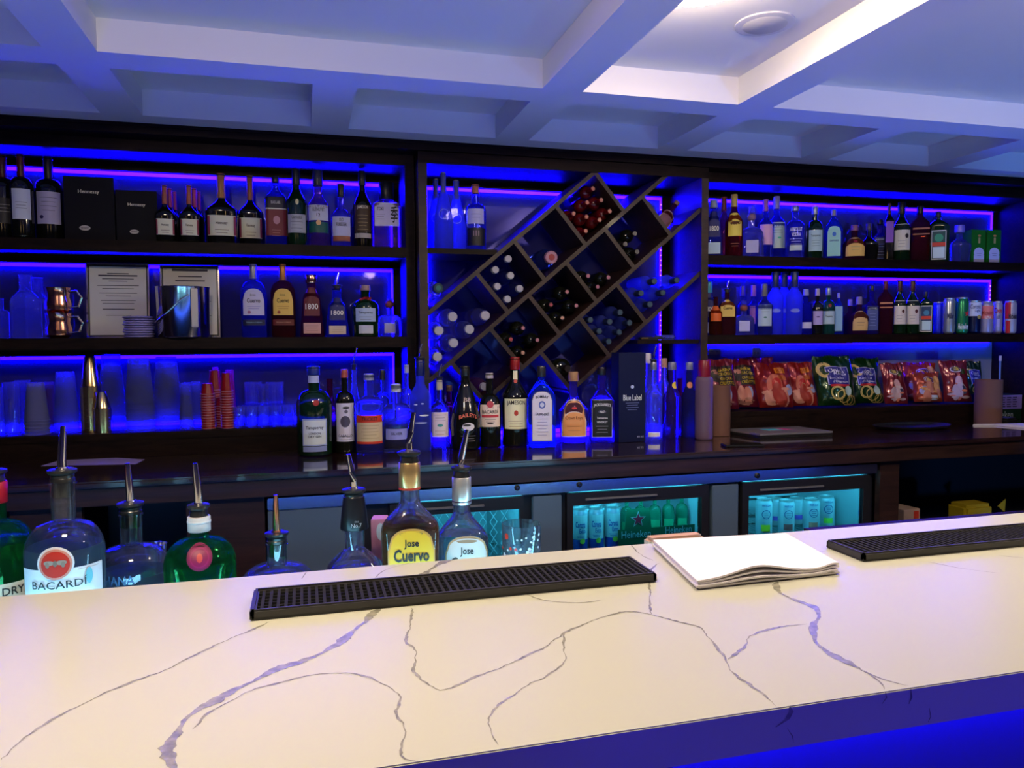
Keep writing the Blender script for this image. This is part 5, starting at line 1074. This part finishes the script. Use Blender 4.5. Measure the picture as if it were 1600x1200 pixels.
crab = [('rect', .35, .82, .3, .12, 'b86a10'), ('text', 'HOT', .35, .82, .22, .08, '7a2408'), ('rect', .32, .66, .26, .1, 'a8500c'), ('text', 'SPICY', .32, .66, .2, .06, '7a2408'), ('disc', -.1, .5, .42, 'b05a4a', 1.5), ('disc', -.02, .5, .26, 'a01c1c', 1.6), ('disc', .02, .46, .16, 'a89868', 1.4), ('disc', .66, .4, .2, '8a90b8', 1.5)]+sticks('b87a6a', '8a2a20', 16, 3)
shr = [('disc', -.3, .70, .48, '1a0c0e', 1.0), ('disc', -.25, .74, .3, 'a06a60', .5), ('rect', .3, .66, .5, .4, '1c0c0c'), ('text', 'SHRIMP', .3, .78, .4, .06, 'a89018'), ('text', 'CRACKERS', .3, .70, .44, .06, 'a89018'), ('text', 'CRAQUE-', .3, .60, .4, .06, 'a89018'), ('text', 'CREVETTE', .3, .52, .44, .06, 'a89018'), ('disc', .3, .3, .2, '7a84b0', 2)]+sticks('b07060', '8a5a50', 10, 5, .05, .3)
gar = [('disc', .0, .78, .42, 'c0b0b8', .55), ('disc', .0, .79, .36, '2a1420', .55), ('disc', .0, .79, .22, 'a08838', .6), ('rect', .5, .74, .22, .12, '2c3a10'), ('disc', .05, .5, .3, 'b8909c', 1.3), ('disc', .1, .36, .42, 'b0a0a8', .8), ('disc', .3, .3, .2, '303050', 1.6)]+sticks('b86a54', 'a8909c', 14, 9, .08, .3)
orc = [('disc', .1, .74, .42, 'b8a0b0', .5), ('disc', .1, .74, .36, '4a1838', .5), ('disc', .0, .74, .2, 'b08a40', .6), ('disc', -.4, .4, .34, 'a8a0c0', .9), ('rect', .2, .16, .24, .16, 'a8b0b8')]+sticks('c08850', 'b06a50', 18, 11, .1, .6)
bag(1128, 563, 641, 54, 3.36, 'crimson prawn snack bag with yellow words, partly behind the kraft cylinder', (0.174, 0.012, 0.031), shr, seed=2)
bag(1162, 562, 641, 50, 3.425, 'dark red shrimp snack bag with black label and yellow words', (0.161, 0.009, 0.025), shr, seed=3)
bag(1183, 560, 641, 60, 3.484, 'magenta glinting snack bag standing behind the front row', (0.217, 0.012, 0.074), (), seed=4, lean=2)
bag(1212, 569, 642, 58, 3.355, 'red hot snack bag with orange words, left of the matching two', (0.248, 0.012, 0.012), crab, seed=5)
bag(1254, 568, 641, 46, 3.39, 'red hot snack bag with orange words, right of the matching two', (0.260, 0.012, 0.012), crab, seed=6)
bag(1307, 558, 640, 62, 3.345, 'dark green onion ring bag with blue label, left of the pair', (0.005, 0.037, 0.009), onion, seed=7)
bag(1352, 561, 638, 56, 3.415, 'dark green onion ring bag with blue label, right of the pair', (0.005, 0.037, 0.009), onion, seed=8)
bag(1400, 569, 633, 36, 3.345, 'small maroon garlic snack bag beside the green pair', (0.174, 0.012, 0.025), gar, seed=9)
bag(1440, 568, 632, 60, 3.475, 'bright orange-red crisp bag with pink glowing top', (0.434, 0.037, 0.019), orc, seed=10)
bag(1450, 583, 632, 44, 3.385, 'lower orange crisp bag in front of the bright orange-red one', (0.372, 0.050, 0.019), orc, seed=12)
bag(1496, 565, 630, 42, 3.34, 'maroon garlic snack bag with pink crimped top, right of the orange bags', (0.186, 0.012, 0.025), gar, seed=13)
bag(1522, 566, 628, 32, 3.492, 'green onion ring bag leaning at the right end by the kraft cylinder', (0.005, 0.031, 0.019), onion, seed=14, rz=-.15, lean=3)
kt, KP, KR, KH = kraft(1560, 594, 664, 39, 'brown kraft paper cylinder at the right end with a white straw')
P = atY(1563, 557, KP.y+KR)
st = thing('drinking_straw', 'white-tipped glass straw standing in the right kraft cylinder', 'straw', (P.x, KP.y+KR, CT+.0045))
Hh = P.z-CT; MB().tube([(0, 0, 0), (0, 0, Hh*.93)], .0045, 12).build('tube', gm('6a8ac0', .2), st); MB().tube([(0, 0, Hh*.92), (0, 0, Hh)], .0065, 12).build('tip', gm('c0bcc8', .4), st)
a = atZ(1583, 664, CT)
bx = thing('beer_carton', 'white and dark green beer carton at the right edge of the counter', 'box', (3.585, 3.34, CT))
hb = atY(1590, 614, 3.42).z-CT
MB().rbox(0, .235, 0, .12, 0, hb, .002).build('carton', gm('0a2a18', .5), bx); mpx = lambda u, v, e: (u, -e, v)
m = MB(); m.patch(mpx, 0, .235, hb*.42, hb*.98); m.build('label', gm('8a78c8', .6), bx); m = MB(); m.text(mpx, 'Heineken', .095, hb*.2, .16, hb*.26); m.build('lettering', gm('a8b0a8', .5), bx)  # white upper panel with violet LED light put into its colour
m = MB()
for k in range(5):
    for j in range(5): m.patch(mpx, .01+j*.04, .04+j*.04-.004*(k % 2), hb*(.50+.09*k), hb*(.54+.09*k), 1, 1, .0012)
m.build('fine_print', gm('28204c', .6), bx)
a = atZ(1520, 668, CT); np_ = MB(); cs = [Vector((3.30, 3.16, 0)), Vector((3.40, 3.12, 0)), Vector((3.56, 2.97, 0)), Vector((3.36, 2.98, 0))][::-1]; cs = [cs[2], cs[3], Vector((3.62, 3.10, 0)), Vector((3.44, 2.99, 0))]
for k in range(3):
    vs = [(c.x+.002*k, c.y-.001*k, CT+.0031*k+.0002) for c in cs]+[(c.x+.002*k, c.y-.001*k, CT+.003*k+.0026) for c in cs]
    pass
    np_ = MB(); np_.add(vs, [(3, 2, 1, 0), (4, 5, 6, 7), (0, 1, 5, 4), (1, 2, 6, 5), (2, 3, 7, 6), (3, 0, 4, 7)])
    tag(np_.build('napkin', NAP, smooth=False), ('lowest', 'middle', 'top')[k]+' violet-lit paper napkin of the stack by the right kraft cylinder', 'napkin', 'napkins on the back counter')
GAIN = 1.75
# tablet, phone, tray, papers
cs = [atZ(1173, 663, CT), atZ(1262, 660, CT), atZ(1316, 672, CT), atZ(1218, 677, CT)]
def slab4(name, cs, z0, z1, m, parent=None):
    mb = MB(); mb.add([(c.x, c.y, z0) for c in cs]+[(c.x, c.y, z1) for c in cs], [(0, 1, 2, 3)[::-1], (4, 5, 6, 7), (0, 1, 5, 4), (1, 2, 6, 5), (2, 3, 7, 6), (3, 0, 4, 7)]); return mb.build(name, m, parent, smooth=False)
cs = [Vector((q[0], q[1], 0)) for q in ((1.94, 3.26), (2.33, 3.25), (2.36, 3.03), (1.985, 3.04))]
t = thing('laptop', 'closed silver laptop with coloured sticker under the snack bags', 'laptop', (0, 0, 0))
slab4('base', cs, CT, CT+.012, BLACKP, t); slab4('lid', cs, CT+.0135, CT+.022, mat('laptop_lid', (.55, .55, .62), .3, .8), t)
slab4('sticker', [Vector((q[0], q[1], 0)) for q in ((2.08, 3.19), (2.16, 3.188), (2.175, 3.14), (2.095, 3.142))], CT+.022, CT+.0226, gm('4ac0d8', .4), t); slab4('sticker', [Vector((q[0], q[1], 0)) for q in ((2.165, 3.188), (2.21, 3.187), (2.225, 3.139), (2.18, 3.14))], CT+.022, CT+.0226, gm('d04a8a', .4), t)
a = atZ(1160, 697, CT); ph = thing('phone', 'black phone lying near the front edge of the back counter', 'phone', (a.x, a.y, CT), -.2)
MB().rbox(-.085, .085, -.035, .035, 0, .009, .003).build('body', BLACKP, ph); MB().box(-.08, .08, -.031, .031, .0091, .0097).build('screen', mat('screen_glass', (.01, .01, .012), .05), ph)
a = atZ(1430, 668, CT); tr = MB().lathe([(.16, 0), (.20, .004), (.215, .016), (.205, .016), (.19, .006), (.001, .005)], 44, .55, cap=True).build('serving_tray', BLACKP, loc=(a.x-.02, a.y+.0, CT)); tag(tr, 'low oval black tray on the counter under the snack bags', 'tray')
a = atZ(1528, 655, CT); c_ = thing('card_reader', 'dark rounded card reader with grey keypad beside the tray', 'card reader', (a.x-.03, 3.2, CT), .3)
MB().rbox(-.06, .05, -.04, .04, 0, .03, .01).build('body', BLACKP, c_); MB().box(-.03, .03, -.02, .02, .0303, .0315).build('keypad', gm('4a4a60', .5), c_)
cs = [Vector((q[0], q[1], 0)) for q in ((-1.02, 3.09), (-.66, 3.27), (-.50, 3.08), (-.86, 2.93))]
cs = [atZ(x, y, CT) for x, y in ((64, 728), (118, 712), (226, 718), (212, 725))]
pp = slab4('paper_sheet', cs, CT, CT+.0006, gm('9a8ac0', .7)); tag(pp, 'violet-lit sheet of paper lying on the left of the back counter', 'paper')  # violet light is put into the paper's own colour
cs = [atZ(x, y, CT) for x, y in ((112, 712), (130, 709.5), (232, 709.5), (228, 712.5))]
pp = slab4('clipboard', cs, CT+.0012, CT+.004, BLACKP); tag(pp, 'thin black clipboard just behind the sheet of paper', 'clipboard')

# ------------------------------------------------------------------ poured bottles behind the white bar
GAIN = 1.0
def fg(name, px, ytop, yst, ybt, w, nw, Y, label, glass, liquid=None, lev=None, cv='round', p=2, asp=1, parts=(), bands=(), spout=CHROME, lean=.1, ln=.075, collar=True, bs=.97, tilt=0):
    P = atY(px, ybt, Y); R = w*m_per_px(P)/2
    z = lambda y: atY(px, y, Y).z-LZ-.0006
    H = z(ytop); KINDS['tmp'] = (z(ybt)/H, z(yst)/H, nw/w, cv, p, asp, bs, 1)
    t = thing(name, label, 'bottle', (P.x, Y, LZ+.0006), -math.atan2(P.x, Y)*.85, 'poured bottles behind the white bar')
    pr = profile('tmp', R, H, .995); th = .0035
    nr = R*nw/w
    inner = [(max(q[0]-th, .001), q[1] if q[1] > .008 else .008, q[2], q[3]) for q in pr if q[1] > H*.01]
    inner[-1] = (nr-th*.8, H*.995, 2, 1); inner = [(q[0] if q[1] < H*.9 else nr-th*.8, q[1], q[2], q[3]) for q in inner]
    inner = [(.001, .008, p, asp)]+inner
    MB().lathe(pr+inner[::-1], 56).build('glass', glass, t)
    if liquid:
        L = H*lev if lev < 1.5 else z(lev); lp = [(max(q[0]+.0003, .001), q[1]-.0002, q[2], q[3]) for q in inner if q[1] < L]
        a = lp[-1]; lp.append((a[0] if a[1] < z(ybt) else a[0], L, a[2], a[3])); lp.append((.001, L+.0001, a[2], a[3]))
        nxt = [q for q in inner if q[1] >= L]
        if nxt:
            b = nxt[0]; k = (L-a[1])/max(b[1]-a[1], 1e-6); lp[-2] = (a[0]+(b[0]+.0003-a[0])*k, L, a[2]+(b[2]-a[2])*k, a[3]+(b[3]-a[3])*k)
        MB().lathe(lp, 56, cap=False).build('liquid', liquid, t)
    mp = surf(pr)
    V = lambda y: (atY(px, y, Y-R*asp*.97).z-LZ-.0006)/H
    if callable(parts): parts = parts(V)
    for q in parts: decal(t, mp, R, H, q)
    for y0, y1, k, m in bands: MB().lathe([(nr*k, z(y1)), (nr*k*1.03, z(y1)+.001), (nr*k*1.03, z(y0)-.001), (nr*k, z(y0))], 32).build('neck_band', m, t)
    if collar:
        c = MB(); c.lathe([(nr*.8, -.03), (nr-th, -.02), (nr-th, 0), (nr*1.0, .0005), (nr*1.02, .006), (nr*.96, .008), (nr*.98, .013), (nr*.95, .014), (nr*1.22, .019), (nr*1.22, .024), (nr*1.0, .026), (nr*.5, .027)], 32)
        c.build('pourer_collar', mat('pourer_rubber', (.015, .015, .016), .28), t, loc=(0, 0, H))
        h = H+.026; sp_ = MB(); sp_.lathe([(nr*.55, h), (nr*.5, h+.003), (nr*.36, h+.004)], 20)
        sp_.tube([(0, 0, h), (0, 0, h+ln*.2), (ln*lean*.4, 0, h+ln*.5), (ln*lean*1.1, 0, h+ln)], [.0085, .0082, .0074, .0050], 16); sp_.build('pourer_spout', spout, t)
    return t
WATER = hazy('clear_spirit', (.93, .96, 1), 1.33, .12, (.8, .85, .9), .5); AMBER = hazy('amber_tequila', (.7, .28, .06), 1.33, .6, (.7, .25, .05), .45); GRL = hazy('green_spirit', (.5, .9, .6), 1.33, .3, (.15, .8, .35), .4)
FGG = hazy('flint_glass', (.97, .99, 1), 1.46, .3, (.7, .85, 1), .95); BLG = hazy('cyan_lit_spirit', (.6, .85, 1), 1.33, .7, (.5, .85, 1), .35)  # BLG: clear spirit with cyan bar light put into its colour
EMG = hazy('emerald_glass', (.10, .62, .22), 1.46, .4, (.05, .6, .2), .85)
z_ = [('rect', 0, .30, 1.3, .46, 'c4ccd8', .0005)]
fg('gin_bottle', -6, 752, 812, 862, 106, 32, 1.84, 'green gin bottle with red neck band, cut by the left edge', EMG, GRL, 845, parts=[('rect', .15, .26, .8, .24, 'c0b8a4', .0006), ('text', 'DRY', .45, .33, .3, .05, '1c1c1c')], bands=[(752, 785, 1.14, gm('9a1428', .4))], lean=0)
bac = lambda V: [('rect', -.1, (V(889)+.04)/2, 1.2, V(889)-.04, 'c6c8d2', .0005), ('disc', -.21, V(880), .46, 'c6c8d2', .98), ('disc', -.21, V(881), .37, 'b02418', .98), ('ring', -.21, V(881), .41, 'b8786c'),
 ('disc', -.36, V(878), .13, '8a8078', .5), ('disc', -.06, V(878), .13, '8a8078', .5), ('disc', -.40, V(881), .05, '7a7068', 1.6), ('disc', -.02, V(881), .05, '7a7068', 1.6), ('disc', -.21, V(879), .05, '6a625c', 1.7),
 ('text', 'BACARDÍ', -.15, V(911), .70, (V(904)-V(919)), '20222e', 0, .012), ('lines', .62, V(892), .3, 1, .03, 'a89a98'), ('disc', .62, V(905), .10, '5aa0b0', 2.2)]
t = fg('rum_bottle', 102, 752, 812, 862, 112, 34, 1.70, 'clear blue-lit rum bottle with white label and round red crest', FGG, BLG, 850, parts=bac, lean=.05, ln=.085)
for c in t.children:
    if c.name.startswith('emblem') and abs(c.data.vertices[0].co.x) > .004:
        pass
fg('spirit_bottle', 207, 802, 850, 885, 106, 32, 1.83, 'clear wide bottle with cyan-lit spirit beside the rum', FGG, BLG, 892, parts=lambda V: [('text', 'HANA', -.35, V(906), .42, V(899)-V(913), '3a6aa0')], lean=-.03, ln=.085)
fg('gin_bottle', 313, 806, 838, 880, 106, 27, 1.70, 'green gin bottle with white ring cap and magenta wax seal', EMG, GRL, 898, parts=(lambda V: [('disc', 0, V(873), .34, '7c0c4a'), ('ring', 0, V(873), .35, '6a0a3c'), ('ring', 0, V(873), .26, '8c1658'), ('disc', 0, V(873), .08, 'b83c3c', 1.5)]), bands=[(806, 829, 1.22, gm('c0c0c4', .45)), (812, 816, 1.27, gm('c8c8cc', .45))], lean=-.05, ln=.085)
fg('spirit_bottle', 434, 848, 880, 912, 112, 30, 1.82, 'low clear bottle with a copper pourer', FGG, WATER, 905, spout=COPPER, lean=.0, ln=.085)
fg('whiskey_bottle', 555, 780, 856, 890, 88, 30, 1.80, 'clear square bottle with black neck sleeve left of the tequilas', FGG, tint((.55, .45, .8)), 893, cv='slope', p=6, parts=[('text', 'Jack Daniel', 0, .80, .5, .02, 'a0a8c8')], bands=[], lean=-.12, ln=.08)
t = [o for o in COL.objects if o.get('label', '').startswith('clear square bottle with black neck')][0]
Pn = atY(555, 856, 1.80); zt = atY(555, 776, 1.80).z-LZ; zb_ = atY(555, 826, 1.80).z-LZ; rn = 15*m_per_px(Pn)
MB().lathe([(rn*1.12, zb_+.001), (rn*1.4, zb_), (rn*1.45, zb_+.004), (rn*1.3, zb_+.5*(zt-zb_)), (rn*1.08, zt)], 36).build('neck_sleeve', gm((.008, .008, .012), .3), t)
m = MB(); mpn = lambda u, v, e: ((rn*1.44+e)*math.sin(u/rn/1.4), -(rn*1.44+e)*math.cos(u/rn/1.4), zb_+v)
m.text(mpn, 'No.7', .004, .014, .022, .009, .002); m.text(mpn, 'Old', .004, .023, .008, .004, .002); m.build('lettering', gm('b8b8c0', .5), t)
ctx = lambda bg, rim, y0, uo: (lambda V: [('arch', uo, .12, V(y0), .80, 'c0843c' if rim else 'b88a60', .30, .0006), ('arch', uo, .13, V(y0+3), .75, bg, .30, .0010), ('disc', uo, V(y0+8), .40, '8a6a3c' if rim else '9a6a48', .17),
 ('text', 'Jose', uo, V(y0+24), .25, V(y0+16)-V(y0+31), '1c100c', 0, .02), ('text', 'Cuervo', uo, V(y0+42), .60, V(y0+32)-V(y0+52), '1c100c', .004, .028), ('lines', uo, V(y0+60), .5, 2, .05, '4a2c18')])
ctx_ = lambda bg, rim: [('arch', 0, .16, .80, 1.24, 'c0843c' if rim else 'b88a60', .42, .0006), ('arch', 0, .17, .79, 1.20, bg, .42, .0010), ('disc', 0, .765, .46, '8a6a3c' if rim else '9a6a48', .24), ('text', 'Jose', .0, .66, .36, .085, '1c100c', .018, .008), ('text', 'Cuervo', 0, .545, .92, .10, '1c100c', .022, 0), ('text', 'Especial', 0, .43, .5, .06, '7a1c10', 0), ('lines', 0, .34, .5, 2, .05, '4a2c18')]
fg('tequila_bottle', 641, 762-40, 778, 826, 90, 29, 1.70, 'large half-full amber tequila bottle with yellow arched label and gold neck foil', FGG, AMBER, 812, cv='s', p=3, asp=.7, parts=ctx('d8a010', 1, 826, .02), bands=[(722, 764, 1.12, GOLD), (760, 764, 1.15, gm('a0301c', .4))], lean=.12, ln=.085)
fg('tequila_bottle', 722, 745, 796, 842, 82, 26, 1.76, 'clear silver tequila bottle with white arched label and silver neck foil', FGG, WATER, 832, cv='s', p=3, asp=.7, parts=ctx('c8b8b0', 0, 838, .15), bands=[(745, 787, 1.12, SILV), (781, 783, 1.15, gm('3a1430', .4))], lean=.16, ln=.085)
# printed tumbler and jigger
P = atY(815, 860, 1.72); Rg = 31*m_per_px(P); ht = atY(815, 818, 1.72).z-LZ
t = thing('printed_tumbler', 'clear tumbler printed with flowers and fruit behind the bar', 'glass', (P.x, 1.72, LZ+.0006), -.35)
shell(MB(), Rg*.9, Rg, ht, .0025, 44, base=.01).build('tumbler', FGG, t)
mpt = lambda u, v, e: ((Rg*(.9+.1*v/ht)+e)*math.sin(u/Rg), -(Rg*(.9+.1*v/ht)+e)*math.cos(u/Rg), v)
rd = random.Random(4); fl = MB(); fp = MB(); fn_ = MB(); fk = MB()
for k in range(22):
    u, v, r = rd.uniform(-.2, 1.2), rd.uniform(.72, .93), rd.uniform(.05, .1); (fl, fn_)[k % 3 == 0].disc(mpt, u*Rg, v*ht, r*Rg, r*Rg, .0008+.0001*k, fn=lambda a: .75+.25*math.cos(6*a))
for k in range(26):
    u, v, r = rd.uniform(-1.2, 1.2), rd.uniform(.55, .74), rd.uniform(.06, .13); (fp, fl, fk)[k % 3].disc(mpt, u*Rg, v*ht, r*Rg, r*Rg, .0008+.0001*k, fn=lambda a: .75+.25*math.cos(5*a))
fk.disc(mpt, -.75*Rg, .88*ht, .13*Rg, .16*Rg, .0012)
fl.build('white_flowers', gm('c0c8cc', .5), t); fp.build('pink_flowers', gm('b86a8a', .5), t); fn_.build('navy_flowers', gm('101c3c', .5), t); fk.build('strawberries', gm('b82c1c', .5), t)
m = MB(); m.text(mpt, 'BELLAGIO', -.35*Rg, .78*ht, 1.1*Rg, .035*ht); m.build('lettering', gm('202c4c', .5), t)
P = atY(243, 852, 1.93); Rj = 17*m_per_px(P); hj = atY(243, 850, 1.93).z-LZ
t = MB(); t.lathe([(Rj*.7, 0), (Rj*.7, .003), (Rj*.45, hj*.45), (Rj*.98, hj*.98), (Rj, hj), (Rj*.94, hj), (Rj*.42, hj*.5), (.001, hj*.48)], 30, cap=True)
tag(t.build('jigger', CHROME, loc=(P.x, 1.93, LZ+.0006)), 'steel jigger standing behind the clear wide bottle', 'jigger')
P = atY(592, 830, 1.93); hc = atY(592, 812, 1.93).z-LZ
t = thing('drink_box', 'small pink and white carton between the square bottle and amber tequila', 'box', (P.x, 1.93, LZ+.0006), -.2)
MB().rbox(-.02, .02, 0, .05, 0, hc, .002).build('carton', gm('b87a98', .5), t); m = MB(); m.disc(lambda u, v, e: (u, -e, v), .004, hc*.82, .010, .022); m.build('emblem', gm('b8c8d8', .4), t)
# cutting board edge peeking over the bar
a, b = atY(1010, 841, 1.62), atY(1096, 836, 1.62)
cbd = MB(); cbd.rbox(a.x, b.x, 1.60, 1.64, LZ+.0006, (a.z+b.z)/2+.004, .008)
tag(cbd.build('cutting_board', gm('b89478', .6)), 'tan cutting board standing on edge behind the bar by the napkins', 'cutting board')
# ------------------------------------------------------------------ lager bottles and carton in the fridge, boxes in the open bay
HG = mat('green_lager_glass', (.03, .55, .28), .02, trans=.85, ior=1.4)
gl = ('first', 'second', 'third', 'fourth', 'fifth')
for i, px in enumerate((979, 1001, 1023, 1044, 1065)):
    bottle('lager_bottle', 'bordeaux', px, 775, 20, 2.93, FZ, 'green lager bottle in the middle fridge bay, %s after the cans' % gl[i], HG, SILV, .1, [('rect', 0, .42, .8, .16, '1a8a5a')], 'green lager bottles in the fridge', 1.2, bot=840, H=.245)
lt = thing('lager_carton', 'green open lager carton with red star in front of the green bottles', 'box', (0, 2.86, FZ+.0012))
x0, x1 = atY(966, 840, 2.86).x, 1.562; H1 = atY(1000, 826, 2.86).z-FZ; H2 = atY(997, 795, 2.86).z-FZ
xs = [atY(p, 820, 2.86).x for p in (976, 1018)]
GCAR = gm('0a5a3c', .4)
MB().prism([(x0, 0), (x1, 0), (x1, H1), (xs[1], H1), (xs[1]-.01, H2), (xs[0]+.01, H2), (xs[0], H1), (x0, H1)], 0, .002).build('front_panel', GCAR, lt)
mpc = lambda u, v, e: (u, -e, v)
sx = (xs[0]+xs[1])/2; m = MB(); m.star(mpc, sx, (H1+H2)/2-.004, .036, .0008); m.build('star_border', gm('c0d0d0', .4), lt)
m = MB(); m.star(mpc, sx, (H1+H2)/2-.004, .027, .0016); m.build('star', gm('b01c34', .4), lt)
m = MB(); m.text(mpc, 'Heineken', (x0+sx+.05)/2+.01, H1-.022, .13, .03, .001, off=.01); m.text(mpc, 'Heineken', x1-.075, H1-.016, .12, .028, .001, off=.01); m.build('lettering', gm('a8d0d8', .5), lt)
a = atY(1402, 800, 2.95); t = thing('small_carton', 'white carton with red square under the right of the back counter', 'box', (a.x+.02, 2.93, .601), .1)
hb = atY(1416, 797, 2.93).z-.601
MB().rbox(0, .10, 0, .16, 0, hb, .002).build('carton', gm('a89080', .6), t); m = MB(); m.patch(lambda u, v, e: (u, -e, v), .06, .092, hb-.045, hb-.01, 1, 1, .0006); m.build('label', gm('b03020', .5), t)
sh = MB().box(2.53, 4.19, 2.86, 3.49, .58, .5994).build('under_shelf', BLACKP, smooth=False); tag(sh, 'black shelf in the dark open bay under the counter', 'shelf')
YL = gm('a8941c', .5)
t = MB().rbox(0, .17, 0, .12, 0, .096, .015).build('yellow_pouch', YL, loc=(atY(1530, 800, 3.0).x-.08, 3.0, .7006)); t.location.z = .6006; tag(t, 'low yellow pouch in the dark bay under the right counter', 'pouch')
for v in t.data.vertices: v.co.z *= 1+.12*math.sin(v.co.x*18)
sg = atY(1572, 790, 3.1); t = MB().prism([(-.03, .035), (.02, .07), (.015, 0)], 0, .004).build('yellow_sign', YL, loc=(sg.x, 3.12, sg.z-.04)); tag(t, 'small yellow triangle tag standing in the dark bay', 'sign')
MB().box(-.004, .004, .004, .012, .6-(sg.z-.04)+.0005, .05).build('stick', BLACKP, t, smooth=False)
